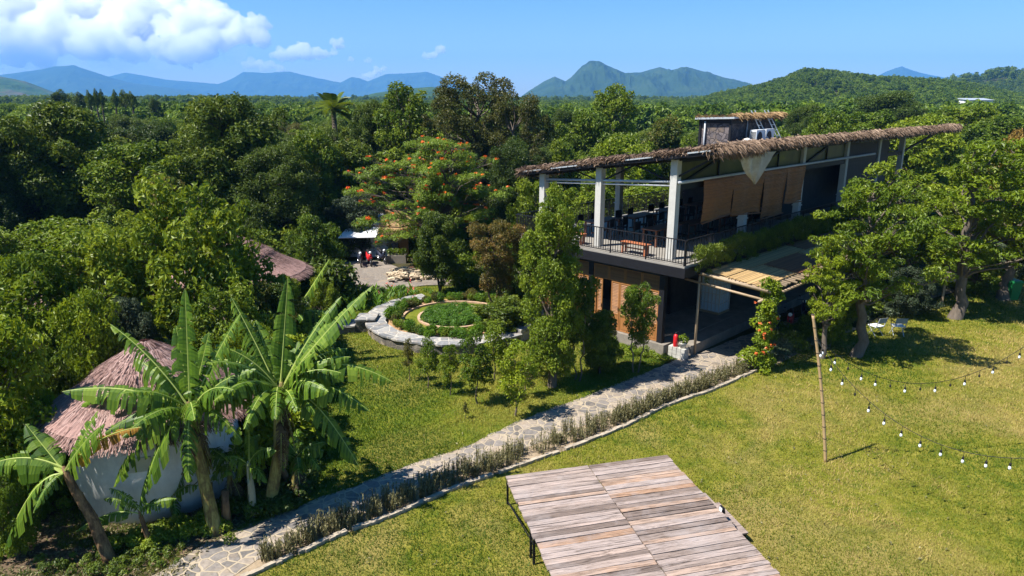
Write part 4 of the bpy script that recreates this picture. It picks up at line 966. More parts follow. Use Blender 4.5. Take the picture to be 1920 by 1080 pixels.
# ================================================================ round thatched huts
def hut(label, c, r, eave_z, peak_z, R_, seed, cap=True, rows=18, dens=1.0):
    o = empty('thatched_hut', (c[0], c[1], 0), 0, label, 'hut', 'round thatched huts among the trees')
    m = MB(); m.lathe([(r, -0.2), (r, eave_z + 0.25)], n=40); w_ = m.build('wall', M['plaster'], o, True)
    rs = np.random.RandomState(seed)
    m = MB(); m.lathe([(R_ - 0.05, eave_z + 0.02), (R_ - 0.02, eave_z + 0.10), (0.05, peak_z - 0.04)], n=40); rf = m.build('roof', M['thatch_pink'], o)
    VV, TT = [], []
    def row(rad, z, slope, n, ln):
        a = rs.rand(n) * 2 * np.pi; rr = rad + rs.randn(n) * 0.03
        b = np.stack([np.cos(a) * rr, np.sin(a) * rr, z + 0.035 + rs.rand(n) * 0.03], -1)
        od = np.stack([np.cos(a), np.sin(a), np.full(n, -slope)], -1); td = np.stack([-np.sin(a), np.cos(a), np.zeros(n)], -1)
        d = unit(od + td * rs.randn(n)[:, None] * 0.22 + np.array([0, 0, 1]) * (0.05 + rs.randn(n)[:, None] * 0.10)); L = ln * (0.7 + 0.6 * rs.rand(n))[:, None]
        s = td * (0.007 + 0.007 * rs.rand(n))[:, None]; tip = b + d * L - np.array([0, 0, 1]) * L * 0.12
        VV.append(np.stack([b - s, b + s, tip + s * 0.5, tip - s * 0.5], 1)); TT.append(np.clip(0.5 + 0.28 * rs.randn(n) + 0.12 * math.sin(rad * 37), 0, 1))
    sl = (peak_z - eave_z) / R_
    for i in range(rows):
        f = i / rows; rad = R_ * (1 - f); z = peak_z - rad * sl
        row(rad - 0.16, z + 0.16 * sl, sl, int(dens * (90 + 2 * np.pi * rad * 210)), 0.30 if i else 0.42)
    if cap:
        for f in (1.0, 0.72, 0.45, 0.2):
            rad = R_ * 0.44 * f; row(rad - 0.1, peak_z + 0.20 - rad * sl * 1.0, sl, int(dens * (80 + 2 * np.pi * rad * 170)), 0.32)
    V = np.concatenate(VV).reshape(-1, 3); F = np.arange(len(V)).reshape(-1, 4)
    link(bpy.data.objects.new('thatch', np_mesh('thatch', V, F, np.concatenate(TT), [M['thatch_pink']])), rf)
    return o
h1 = hut('nearest round white hut with shaggy pinkish thatch, behind the banana plants', (-9.45, 16.85), 2.0, 2.42, 3.92, 2.48, 1)
m = MB(); a = R(-75); 
wx, wy = math.cos(a), math.sin(a)
m.bar((wx * 2.01 - 0.28 * -wy, wy * 2.01 - 0.28 * wx, 1.6), (wx * 2.01 + 0.28 * -wy, wy * 2.01 + 0.28 * wx, 1.6), 0.06, 0.36); m.build('window', M['zinc'], h1)
hut('round hut with pinkish thatch at the near edge of the grey yard', (-12.5, 31.0), 2.2, 2.4, 3.95, 2.95, 2)
hut('pinkish thatched hut nearly buried in leaves far from the yard', (-17.3, 26.5), 2.3, 2.4, 4.3, 2.9, 3)

# white-walled shed by the yard
sh = empty('yard_shed', at(692, 490, 45.0), 0, 'low white shed with pale sheet roof and dark doorway behind parked motorbikes', 'shed'); sh.location.z = 0; sh.scale = (0.86, 0.86, 0.86)
m = MB(); m.box(-1.45, -0.75, 0, 3, 0, 1.9); m.box(-0.1, 1.5, 0, 3, 0, 1.9); m.box(-0.75, -0.1, 0, 3, 1.65, 1.9); m.build('wall', M['plaster'], sh)
m = MB(); m.box(-0.75, -0.1, 0.25, 0.3, 0, 1.65); m.build('door', M['dark_wall'], sh)
m = MB(); m.hexa([(-1.9, -1.5, 1.75), (0.9, -1.5, 1.8), (1.2, 2.6, 2.95), (-1.2, 2.6, 2.75), (-1.9, -1.5, 1.8), (0.9, -1.5, 1.85), (1.2, 2.6, 3.0), (-1.2, 2.6, 2.8)]); m.build('roof', M['white_tarp'], sh)
m = MB(); m.hexa([(0.92, -0.8, 1.9), (3.2, -0.6, 1.9), (3.0, 2.8, 2.6), (1.25, 2.6, 3.5), (0.92, -0.8, 1.98), (3.2, -0.6, 1.98), (3.0, 2.8, 2.68), (1.25, 2.6, 3.58)]); th = m.build('thatch_roof', M['thatch_gold'], sh)
straw([((0.95, -0.8, 1.98), (3.2, -0.6, 1.98), (0, -1, -0.3), 700, 0.4, 0.7, 0.5, 0.1), ((0.95, -0.7, 2.0), (1.25, 2.6, 3.58), (-1, 0, 0), 500, 0.3, 0.4, 0.3, 0.1)], 'thatch_gold', 'thatch', th, 5)
m = MB(); m.box(1.9, 2.35, -0.4, 0.0, 0, 1.95); m.build('pillar', M['stone_clad'], sh)
m = MB(); m.box(2.35, 3.1, -0.1, -0.03, 0, 1.8); m.build('door', M['door'], sh)
m = MB(); m.box(-0.1, 3.3, 0.02, 3, 0, 1.88); 

# ================================================================ banana plants
def qbez(a, c, b, t): return a * (1 - t) ** 2 + c * 2 * t * (1 - t) + b * t * t
def banana_leaf(C, T, width, rs, parent, mat='leaf_banana', lift=0.35, droop=0.25, tear=0.5, side_hint=None):
    C = np.array(C, float); T = np.array(T, float); L = np.linalg.norm(T - C)
    up = np.array([0, 0, 1.0]); hv = (T - C).copy(); hv[2] = 0
    ctrl = C + (T - C) * 0.42 + up * lift * L * (0.35 + 0.65 * min(1, np.linalg.norm(hv) / max(L, 1e-6)))
    K = 64; ts = np.linspace(0, 1, K + 1); P = np.array([qbez(C, ctrl, T, t) for t in ts])
    D = unit(np.gradient(P, axis=0))
    hint = np.array([1.0, -0.2, 0.1]) if side_hint is None else np.array(side_hint, float)
    S = np.cross(D, up); n = np.linalg.norm(S, axis=1, keepdims=True)
    S = unit(S * np.clip(n, 0, 1) + hint * np.clip(0.35 - n, 0, 1)); S = unit(S - D * np.sum(S * D, 1, keepdims=True)); Nn = unit(np.cross(S, D))
    Nn = np.where((Nn[:, 2:3] < -0.05), -Nn, Nn)
    face = np.array([0.0, -0.78, 0.62]) * (0.3 + 0.6 * rs.rand()); Nt = unit(Nn * 0.6 + face - D * np.sum(D * face, 1, keepdims=True)); S2 = unit(np.cross(Nt, D)); S2 = np.where(np.sum(S2 * S, 1, keepdims=True) < 0, -S2, S2); S = S2; Nn = unit(np.cross(S, D)); Nn = np.where(np.sum(Nn * Nt, 1, keepdims=True) < 0, -Nn, Nn)
    roll = rs.randn() * 0.22; S, Nn = S * math.cos(roll) + Nn * math.sin(roll), Nn * math.cos(roll) - S * math.sin(roll)
    pet = 0.13; V, F, TT, MI = [], [], [], []
    prof = np.where(ts < pet, 0, np.sin(np.pi * np.clip((ts - pet) / (1 - pet), 0, 1) ** 0.75) ** 0.55 * (1 - 0.25 * ts))
    for sg in (-1, 1):
        i = 0
        while i < K:
            g = min(K - i, rs.randint(1, 4) if rs.rand() < tear + 0.25 else rs.randint(4, 9)); dr = droop * (0.35 + 1.4 * rs.rand()); sw = rs.randn() * 0.09; tn = np.clip(0.45 + rs.randn() * 0.17, 0, 1)
            for k in range(i, i + g):
                w0, w1 = prof[k] * width * 0.5, prof[k + 1] * width * 0.5
                if max(w0, w1) < 0.01: continue
                e0 = 0.16 if k == i else 0; e1 = 0.16 if k == i + g - 1 else 0
                def pt(idx, w_, f, shrink):
                    return P[idx] + S[idx] * sg * w_ * f * (1 - 0.18 * droop * f) + Nn[idx] * (0.16 * w_ * math.sin(f * 2.4)) - up * (dr * w_ * f * f * 1.15) + D[idx] * (sw * w_ * f * 2 + 0.22 * w_ * f + shrink * f * L / K)
                fs = (0.03, 0.38, 0.72, 1.0)
                for q in range(3):
                    a, b, c, d = pt(k, w0, fs[q], e0 * 3), pt(k + 1, w1, fs[q], -e1 * 3), pt(k + 1, w1, fs[q + 1], -e1 * 3), pt(k, w0, fs[q + 1], e0 * 3)
                    n0 = len(V); V += [a, b, c, d]; F.append((n0, n0 + 1, n0 + 2, n0 + 3)); TT.append(np.clip(tn + rs.randn() * 0.09 + (0.10 if k % 2 else -0.07), 0, 1)); MI.append(0)
            i += g
    rr = np.linspace(0.032, 0.006, K + 1) * min(1.3, L / 2.2)
    for k in range(K):                                    # the pale midrib, a flattened rod
        n0 = len(V)
        for idx in (k, k + 1):
            V += [P[idx] - S[idx] * rr[idx], P[idx] + Nn[idx] * rr[idx] * 0.7, P[idx] + S[idx] * rr[idx], P[idx] - Nn[idx] * rr[idx]]
        for j in range(4): F.append((n0 + j, n0 + (j + 1) % 4, n0 + 4 + (j + 1) % 4, n0 + 4 + j)); TT.append(0.5); MI.append(1)
    V = np.array(V); V = V - np.array(parent.location)[None]
    me = np_mesh('leaf', V, np.array(F), np.array(TT), [M[mat], M['midrib']], MI, False)
    return link(bpy.data.objects.new('leaf', me), parent)
def stem_mat(name, a, b, c):
    m, nt, N, L, p = new_mat(name)
    v = coords(N, L, (9, 9, 1.0)); n = noise(N, L, v, 1.6, 6, 0.7, 0.8); v2 = coords(N, L, (1, 1, 1)); n2 = noise(N, L, v2, 3.5, 4, 0.6)
    r = ramp(N, [(0.36, c), (0.48, a), (0.62, b)]); L.new(n.outputs[0], r.inputs[0]); k = ramp(N, [(0.5, (0, 0, 0)), (0.62, (1, 1, 1))]); L.new(n2.outputs[0], k.inputs[0])
    L.new(mixc(N, L, math_(N, L, 'MULTIPLY', k.outputs[0], 0.75), r.outputs[0], c), p.inputs['Base Color']); p.inputs['Roughness'].default_value = 0.7; p.inputs['Specular IOR Level'].default_value = 0.2
    bump(N, L, p, n.outputs[0], 0.6, 0.02); return m
M['stem_green'] = stem_mat('stem_green', (0.20, 0.17, 0.05), (0.30, 0.27, 0.09), (0.085, 0.05, 0.025))
M['stem_brown'] = stem_mat('stem_brown', (0.17, 0.10, 0.05), (0.27, 0.17, 0.08), (0.06, 0.035, 0.02))
M['stem_pale'] = plain('stem_pale', (0.30, 0.30, 0.20), 0.6, 0.3, 4, stretch=(4, 4, 0.8))
def banana(label, base, crown, r, leaves, seed, stem='stem_green', wid=0.66, fill=0, skirt=0):
    rs = np.random.RandomState(seed); b = G(*base); c = at(crown[0], crown[1], b.y + crown[2])
    o = empty('banana_plant', b, 0, label, 'banana plant', 'banana plants by the near hut')
    m = MB(); rel = c - b; mid = rel * 0.5 + Vector((rs.randn() * 0.05, 0, 0))
    m.tube([(0, 0, -0.1), (0, 0, 0.05), mid * 0.5, mid, rel * 0.8, rel, rel * 1.08], [r * 1.35, r * 1.2, r * 1.05, r * 0.95, r * 0.78, r * 0.6, r * 0.25], 12)
    for i in range(5):                                     # peeling sheaths
        t = 0.15 + 0.16 * i; q = rel * t; a = rs.rand() * 6.28; d = Vector((math.cos(a), math.sin(a), 0)); s = Vector((-d.y, d.x, 0)) * r * 0.5
        e = q + d * r * 1.0; f = rel * min(1, t + 0.3) + d * r * 0.9; g_ = f + d * r * (0.5 + rs.rand()) - Vector((0, 0, 0.1))
        m.quad(e - s, e + s, f + s * 0.7, f - s * 0.7); m.quad(f - s * .7, f + s * .7, g_ + s * 0.3, g_ - s * 0.3)
    m.build('stem', M[stem], o, True)
    for lf in leaves:
        px, py, dy = lf[:3]; kw = lf[3] if len(lf) > 3 else {}
        t = at(px, py, c.y + dy); L = (t - c).length
        banana_leaf(c + Vector(rs.randn(3)) * 0.03, t, kw.get('w', wid * min(1.1, 0.45 + L / 3.4)), rs, o, kw.get('mat', 'leaf_banana'), kw.get('lift', 0.30), kw.get('droop', 0.85), kw.get('tear', 0.5), kw.get('hint'))
    for i in range(fill):
        a = 6.283 * (i + 0.6 * rs.rand()) / fill; el = rs.uniform(-0.1, 0.9); L = rs.uniform(1.3, 2.3) * (r / 0.14)
        t = c + Vector((math.cos(a) * math.cos(el), math.sin(a) * math.cos(el), math.sin(el) * 0.8)) * L
        banana_leaf(c + Vector(rs.randn(3)) * 0.03, t, 0.62, rs, o, 'leaf_banana', 0.35, 0.9, 0.6)
    for i in range(skirt):                                 # withered leaves hanging down the stem
        a = rs.rand() * 6.283; L = rs.uniform(0.8, 1.5); s0 = c - Vector((0, 0, rs.uniform(0.0, 0.5)))
        banana_leaf(s0, s0 + Vector((math.cos(a) * 0.35, math.sin(a) * 0.35, -L)), 0.36, rs, o, 'leaf_banana_brown', 0.35, 0.5, 0.8)
    return o
DRY = {'mat': 'leaf_banana_dry', 'w': 0.34, 'lift': 0.25}
UPR = {'lift': 0.0, 'droop': 0.3, 'tear': 0.3, 'w': 0.68}
HANG = {'lift': 0.55, 'droop': 1.0}
banana('leaning banana plant with brown stem and one dry orange leaf, lowest in the left corner', (205, 1050), (125, 888, 0.1),
       0.12, [(8, 1030, -0.5, HANG), (-60, 895, 0.1, {'lift': 0.35}), (-45, 905, 0.8), (48, 795, 0.5, UPR), (184, 770, 0.4, {'lift': 0.1, 'droop': 0.4}), (196, 795, -0.3, {'lift': 0.15}), (264, 801, -0.3, DRY), (62, 962, -0.7, {'lift': 0.5, 'w': 0.34})], 1, 'stem_brown')
banana('tallest banana plant with wide-spread leaves in front of the near hut', (405, 1000), (357, 772, 0.2), 0.14,
       [(347, 541, 0.3, UPR), (207, 608, 0.3, {'lift': 0.22}), (117, 734, -0.3, {'lift': 0.22, 'w': 0.72}), (451, 587, 0.5, {'lift': 0.12, 'tear': 0.8}), (196, 812, -0.5, {'lift': 0.3}), (213, 914, -0.5, HANG), (262, 945, -0.7, HANG), (354, 905, -0.8, HANG), (455, 828, -0.3, HANG), (480, 692, 0.1, {'lift': 0.25}), (330, 610, 0.6, UPR), (392, 622, 0.7, UPR), (252, 672, 0.9, {'lift': 0.2}), (150, 760, 0.7, {'lift': .3})], 2, fill=9, skirt=9)
banana('banana plant with long torn leaves reaching over the lawn, right of the tallest one', (506, 955), (526, 735, 0.1), 0.14,
       [(701, 534, 0.5, {'lift': 0.12, 'w': 0.68, 'droop': 0.5}), (640, 556, 0.9, {'lift': 0.2}), (736, 716, 0.2, {'lift': 0.42, 'droop': 0.7}), (693, 771, -0.2, {'lift': 0.40, 'droop': 0.7}), (672, 873, -0.3, {'lift': 0.5, 'droop': 0.7, 'tear': 0.7}), (431, 755, -0.3, {'lift': 0.35}), (400, 722, 0.2), (540, 520, 0.5, UPR), (433, 556, 0.6, {'lift': 0.1, 'tear': 0.8}), (591, 775, -0.6, HANG), (590, 660, -0.6, {'lift': 0.2}), (480, 600, 0.8, UPR), (560, 640, 1.0, UPR)], 3, fill=18, skirt=12)
banana('small banana plant with a slim green stem below the leaning one by the hut wall', (283, 1025), (262, 962, 0.0), 0.055,
       [(142, 997, -0.2, {'lift': 0.3, 'w': 0.3}), (194, 935, 0.1, {'w': 0.28}), (205, 915, -0.1, {'w': 0.3}), (331, 935, 0.1, {'w': 0.34}), (302, 950, -0.3, {'w': 0.3}), (282, 880, 0.2, {'lift': 0, 'w': 0.3})], 4, 'stem_brown')
banana('young banana plant with pale slim stem between the two tallest ones', (475, 968), (466, 872, 0.0), 0.085,
       [(518, 846, -0.3, {'lift': 0.5, 'w': 0.42}), (467, 764, 0.1, {'lift': 0, 'w': 0.36}), (421, 857, -0.2, {'lift': 0.4}), (500, 905, -0.4, HANG), (440, 905, 0.2, HANG)], 5, 'stem_pale')
banana('low young banana plant with short dark leaves at the hut wall', (330, 985), (322, 935, 0.3), 0.055,
       [(350, 880, 0.2, {'lift': 0.1, 'w': 0.36}), (372, 910, -0.1, {'w': 0.34}), (290, 905, 0.1, {'w': 0.36}), (330, 970, -0.3, {'w': 0.34})], 6)
banana('banana plant behind the hut with a ragged upright leaf near the yard', (560, 690), (545, 600, 0.2), 0.11,
       [(618, 485, 0.2, {'lift': 0.0, 'tear': 0.8}), (530, 512, 0.3, {'lift': 0.1, 'tear': 0.9}), (480, 560, 0.2), (630, 590, 0.3), (470, 640, -0.2, HANG), (600, 660, -0.2, HANG)], 7, fill=6, skirt=3)
banana('sturdy young banana plant with dark leaves at the lawn side of the clump', (548, 930), (556, 858, 0.1), 0.07,
       [(610, 830, 0.0), (520, 800, 0.2, UPR), (600, 880, -0.3, HANG), (500, 850, 0.2)], 8, fill=4, skirt=3)
banana('young banana plant squeezed against the hut wall behind the tallest stem', (432, 955), (430, 872, 0.1), 0.07,
       [(385, 840, 0.1), (450, 800, 0.3, UPR), (480, 870, -0.1), (395, 900, -0.3, HANG)], 9, fill=4, skirt=3)
m = MB()
for i, (px, py, h, r) in enumerate(((425, 985, 0.95, 0.10), (395, 960, 0.8, 0.09), (545, 915, 1.3, 0.07))):
    b = G(px, py); m = MB(); m.tube([(0, 0, -0.1), (0.02, 0, h * 0.5), (0.05, 0.02, h)], [r * 1.25, r, r * 0.8], 10)
    o = m.build('banana_stump', M['stem_brown'], None, True, b)
    tag(o, ['cut brown banana stump standing right of the tallest banana stem', 'cut brown banana stump half hidden behind the tallest banana stem', 'thin brown dead banana stem leaning by the lawn edge'][i], 'stump', 'dead banana stems')
    if i == 2: o.rotation_euler = (0, R(-18), 0)

# ================================================================ trees, each placed by where it stands
def tree(kind, px, Y, top, wpx, label, group=None, rz=None, name='tree', cat='tree', ymid=None):
    if rz is None: rz = (px * 0.37 + Y) % 6.28
    t = at(px, top, Y); q = at(px, ymid if ymid else top + 70, Y)
    return plant(kind, (q.x, Y, 0), max(t.z, 0.5), wpx * Y / FPX, rz, name, label, cat, group)
tree('column', 1038, 23.3, 342, 126, 'tall narrow leafy tree rising beside the restaurant railing', ymid=560)
tree('vase_small', 1085, 23.9, 520, 100, 'leafy young tree with spreading top just left of the wooden doors', ymid=600)
tree('bush', 1126, 24.6, 585, 85, 'dark narrow bush in front of the wooden doors', name='bush', cat='bush', ymid=640)
tree('vase_small', 1196, 24.7, 538, 92, 'thin-stemmed small tree in front of the louvred doors', ymid=620)
tree('rusty', 930, 31.3, 415, 135, 'reddish-brown leafed tree with several leaning stems beside the round garden', ymid=520)
tree('round_dark', 824, 35.6, 398, 100, 'round dark green tree between the round garden and the yard', ymid=480)
tree('flame', 822, 42.0, 248, 320, 'wide flame tree with feathery leaves and orange-red flowers', rz=0.4, ymid=350)
SG = 'young trees planted on the small lawn'
for px, by, top, wpx, kind, lab in ((768, 715, 628, 34, 'sapling_thin', 'thinnest sapling on the lawn, nearest the stone garden wall'), (803, 728, 632, 46, 'sapling', 'sapling second from the left in the lawn row, dense and upright'),
                                    (845, 741, 645, 46, 'sapling_lime', 'sapling with yellowish leaves in the middle of the lawn row'), (895, 757, 622, 72, 'sapling', 'broad sapling on bare brown soil in the lawn row'),
                                    (966, 781, 640, 84, 'sapling_lime', 'largest sapling, nearest the flagstone path'), (928, 712, 600, 70, 'sapling', 'sapling behind the lawn row near the garden wall'),
                                    (1003, 706, 618, 60, 'sapling_thin', 'thin sapling left of the tall narrow tree'), (873, 786, 752, 16, 'sapling_thin', 'tiny seedling on open lawn in front of the row'), (985, 745, 665, 50, 'sapling_thin', 'small dark sapling behind the largest one')):
    b = G(px, by); t = at(px, top, b.y); o = plant(kind, b, t.z, wpx * b.y / FPX, px, 'sapling', lab, 'sapling', SG)
tree('bush', 945, 29.0, 560, 110, 'loose grey-green bush at the right edge of the round garden', name='bush', cat='bush', ymid=600)

# right-hand shade trees
def rt(kind, base, top, wpx, label, rz=0.0, dx=0):
    b = G(*base); t = at(base[0] + dx, top, b.y)
    return plant(kind, b, t.z, wpx * b.y / FPX, rz, 'tree', label, 'tree', 'tiered shade trees on the big lawn')
rt('tier_dark', (1604, 668), 292, 290, 'shade tree with forked trunk behind the two folding chairs', 0.5)
rt('tier', (1790, 597), 246, 320, 'tiered bright green shade tree beside the wooden post box', 2.2)
rt('tier', (1882, 562), 242, 310, 'bright green shade tree in front of the green bin', 4.0)
rt('tier', (1975, 560), 300, 300, 'bright green shade tree cut by the edge of the photo', 1.1)
tree('tier', 1562, 26.2, 428, 150, 'low bright young tree with tiered branches in front of the awning', ymid=500)
tree('tier_dark', 1690, 34.5, 330, 230, 'dark leafy tree between the restaurant and the shade trees')
tree('low_fresh', 1560, 27.6, 520, 110, 'dark spindly shrub under the awning edge', name='shrub', cat='shrub', ymid=600)
tree('low_grey', 1700, 32.0, 500, 110, 'grey-green shrub at the shaded lawn edge', name='shrub', cat='shrub', ymid=560)
tree('low_fresh', 1830, 36.0, 470, 120, 'dark shrub behind the bright shade tree trunks', name='shrub', cat='shrub', ymid=530)
tree('low_grey', 1905, 40.0, 455, 130, 'grey-green shrub behind the green bin', name='shrub', cat='shrub', ymid=500)
tree('low_fresh', 1775, 38.0, 440, 120, 'leafy shrub behind the wooden post box', name='shrub', cat='shrub', ymid=520)

tree('low_fresh', 15, 13.6, 880, 120, 'low leafy shrub in the left corner behind the leaning banana plant', name='shrub', cat='shrub', ymid=960)
tree('low_fresh', 95, 16.2, 800, 110, 'dark leafy shrub at the left wall side of the near hut', name='shrub', cat='shrub', ymid=880)
# vegetation left of the restaurant, front to back
tree('low_fresh', 345, 24.6, 335, 300, 'big bright leafy tree behind the near hut roof', ymid=480)
tree('low_fresh', 200, 24.0, 425, 270, 'leafy tree left of the big bright one', ymid=520)
tree('low_lime', 60, 22.0, 470, 260, 'yellow-green tree at the left edge above the hut', ymid=560)
tree('low_lime', -10, 15.5, 590, 300, 'yellow-green shrub at the left edge beside the near hut', name='shrub', cat='shrub', ymid=760)
tree('low_fresh', 60, 17.5, 640, 200, 'leafy shrub directly left of the near hut roof', name='shrub', cat='shrub', ymid=760)
tree('low_lime', 170, 20.0, 545, 170, 'yellow-green shrub between two huts', name='shrub', cat='shrub', ymid=640)
tree('low_fresh', 430, 21.5, 530, 220, 'leafy shrub behind the tallest banana plant', name='shrub', cat='shrub', ymid=640)
tree('low_grey', 245, 21.5, 555, 150, 'grey-green shrub above the near hut roof', name='shrub', cat='shrub', ymid=640)
tree('mango_flush', 505, 24.5, 530, 150, 'yellowish-leaved shrub left of the yard', name='shrub', cat='shrub', ymid=610)
tree('low_lime', 470, 19.5, 600, 150, 'bright shrub between the two tall banana plants', name='shrub', cat='shrub', ymid=700)
tree('low_fresh', 592, 35.0, 400, 130, 'bright green tree at the left corner of the yard', ymid=460)
tree('low_grey', 672, 46.0, 362, 140, 'grey-green round tree over the white shed roof', ymid=410)
tree('low_fresh', 745, 47.5, 400, 60, 'small leafy tree right of the white shed', ymid=440)
tree('low_fresh', 430, 35.6, 400, 170, 'leafy tree behind the yard-side hut', ymid=480)
tree('low_fresh', 420, 25.6, 440, 150, 'leafy tree hiding the left half of the yard-side hut', ymid=520)
tree('low_lime', 520, 26.0, 512, 130, 'yellow-green shrub below the eave of the yard-side hut', name='shrub', cat='shrub', ymid=580)
tree('low_fresh', 605, 29.5, 520, 75, 'leafy shrub at the near left corner of the yard', name='shrub', cat='shrub', ymid=560)
tree('mango_flush', 330, 38.0, 330, 150, 'leafy tree with pale young leaves in the left thicket', ymid=400)
tree('low_lime', 120, 34.0, 410, 240, 'yellow-green tree in the left thicket, below the dark crowns', ymid=470)
tree('low_fresh', 5, 33.0, 420, 200, 'leafy tree at the left edge below the dark crowns', ymid=480)
tree('low_fresh', 250, 34.0, 400, 170, 'mid-green tree in the left thicket', ymid=470)
JG = 'big trees of the left jungle'
tree('jungle_a', 110, 47.0, 190, 250, 'huge dark tree at the left with a pale upper crown', JG)
tree('jungle_b', -20, 44.0, 240, 240, 'dark tree cut by the left edge of the photo', JG)
tree('jungle_c', 250, 44.0, 262, 230, 'dark tree right of the huge left one', JG)
tree('jungle_a', 425, 46.0, 178, 240, 'tall pointed dark tree between the left jungle and the yard', JG, rz=2.0)
tree('jungle_b', 520, 44.0, 270, 200, 'dark broad tree behind the yard-side hut', JG)
tree('jungle_c', 595, 50.0, 240, 150, 'mid-green tree left of the white shed', JG)
tree('jungle_a', 655, 52.0, 262, 160, 'dark tree right behind the white shed', JG)
tree('broom', 755, 56.0, 148, 110, 'upright leafy tree poking above the flame tree at its left', JG)
tree('jungle_b', 700, 58.0, 190, 150, 'dark tree left of the upright one behind the flame tree', JG)
tree('tall_open', 895, 55.0, 132, 240, 'tallest olive-green tree standing behind the flame tree', JG, rz=1.0)
tree('tall_open', 965, 53.0, 168, 160, 'olive-green tree right of the tallest one, reaching the restaurant roof', JG, rz=3.0)
tree('jungle_b', 960, 46.0, 260, 150, 'dark tree between the flame tree and the restaurant roof', JG)
tree('low_fresh', 1000, 40.0, 335, 120, 'leafy tree at the low end of the restaurant roof', ymid=420)
tree('low_fresh', 985, 33.0, 420, 100, 'leafy shrub between the reddish tree and the restaurant', name='shrub', cat='shrub', ymid=480)
tree('low_fresh', 1100, 45.0, 330, 160, 'leafy tree seen through the deck columns behind the restaurant', ymid=400)
tree('low_lime', 1210, 47.0, 345, 170, 'bright tree seen under the roof behind the restaurant', ymid=400)
tree('jungle_b', 1330, 52.0, 330, 170, 'dark tree behind the restaurant, seen past the corner column', JG)
# behind the restaurant
tree('broom', 1150, 70.0, 152, 95, 'slim tall tree standing out against the blue peak', ymid=220)
tree('jungle_c', 1100, 66.0, 205, 130, 'mid-green tree left of the slim tall one', ymid=270)
tree('mango_flush', 1240, 62.0, 222, 120, 'tree with orange-brown young leaves left of the stone cabin', ymid=280)
tree('low_lime', 1170, 58.0, 250, 150, 'bright low tree above the thin end of the roof', ymid=290)
tree('low_fresh', 1060, 56.0, 262, 120, 'leafy tree right of the olive-green trees', ymid=300)
tree('jungle_b', 1060, 80.0, 205, 100, 'small dark tree in front of the flat plantation', ymid=260)
tree('low_fresh', 1300, 60.0, 255, 100, 'pale-leaved tree directly left of the stone cabin', ymid=290)
tree('jungle_b', 1510, 85.0, 196, 110, 'dark round tree right of the stone cabin', ymid=240)
tree('jungle_c', 1545, 66.0, 205, 110, 'pale-leaved tree right of the stone cabin and above the roof', ymid=250)
tree('jungle_c', 1625, 75.0, 205, 170, 'bright broad tree behind the far half of the roof', ymid=250)
tree('jungle_b', 1665, 110.0, 172, 170, 'large dark spreading tree below the forest hill', ymid=210)
tree('low_lime', 1730, 70.0, 215, 170, 'lime-green tree above the far end of the roof', ymid=260)
tree('jungle_c', 1800, 85.0, 195, 180, 'broad mid-green tree at the right below the pale roof', ymid=250)
tree('jungle_c', 1890, 75.0, 215, 180, 'broad mid-green tree at the right edge of the photo', ymid=260)
tree('mango_flush', 1905, 52.0, 248, 110, 'tree with yellow-orange leaves at the right edge', ymid=300)
tree('jungle_c', 1450, 62.0, 238, 110, 'leafy tree hiding behind the stone cabin', ymid=270)
tree('low_fresh', 1480, 58.0, 255, 130, 'leafy tree above the roof right of the cabin', ymid=290)
# the skyline row of thin trees and the palm
for i, (px, top, wpx) in enumerate(((170, 172, 12), (182, 169, 12), (192, 170, 10), (217, 171, 12), (236, 171, 20), (249, 174, 14), (290, 185, 16), (150, 175, 22), (115, 170, 30))):
    tree('skyline', px, 125 + i * 3, top, wpx * 1.5, 'small thin tree standing above the left jungle skyline', 'thin trees on the left skyline', ymid=200)
pb = at(628, 255, 60.0)
pl = empty('palm_tree', (pb.x, 60.0, 0), 0, 'palm tree with arching fronds against the blue mountains', 'palm')
ph = at(628, 204, 60.0).z; rs = np.random.RandomState(12)
m = MB(); m.tube([(0, 0, -0.2), (0.1, 0, ph * 0.5), (0, 0, ph)], [0.3, 0.24, 0.2], 10); m.build('trunk', M['bark'], pl, True)
VV, TT = [], []
for i in range(26):
    a = rs.rand() * 6.283; el = rs.uniform(-0.3, 1.35); L = rs.uniform(2.2, 3.0); d = np.array([math.cos(a) * math.cos(el), math.sin(a) * math.cos(el), math.sin(el)])
    c0 = np.array([0, 0, ph]); s0 = unit(np.cross(d, [0, 0, 1.0]))
    for k in range(34):
        t = (k + 1) / 34; p = c0 + d * L * t + np.array([0, 0, -1]) * 0.9 * t * t * L * 0.5
        for sg in (-1, 1):
            e = p + (s0 * sg * 0.75 + d * 0.5 + np.array([0, 0, -0.35])) * (0.62 * math.sin(math.pi * (0.12 + 0.83 * t)) + 0.05); wv = d * 0.040
            VV.append(np.stack([p - wv, p + wv, e + wv * 0.3, e - wv * 0.3])); TT.append(0.3 + 0.5 * rs.rand())
V = np.concatenate(VV); link(bpy.data.objects.new('crown', np_mesh('crown', V, np.arange(len(V)).reshape(-1, 4), TT, [M['leaf_jungle']])), pl)

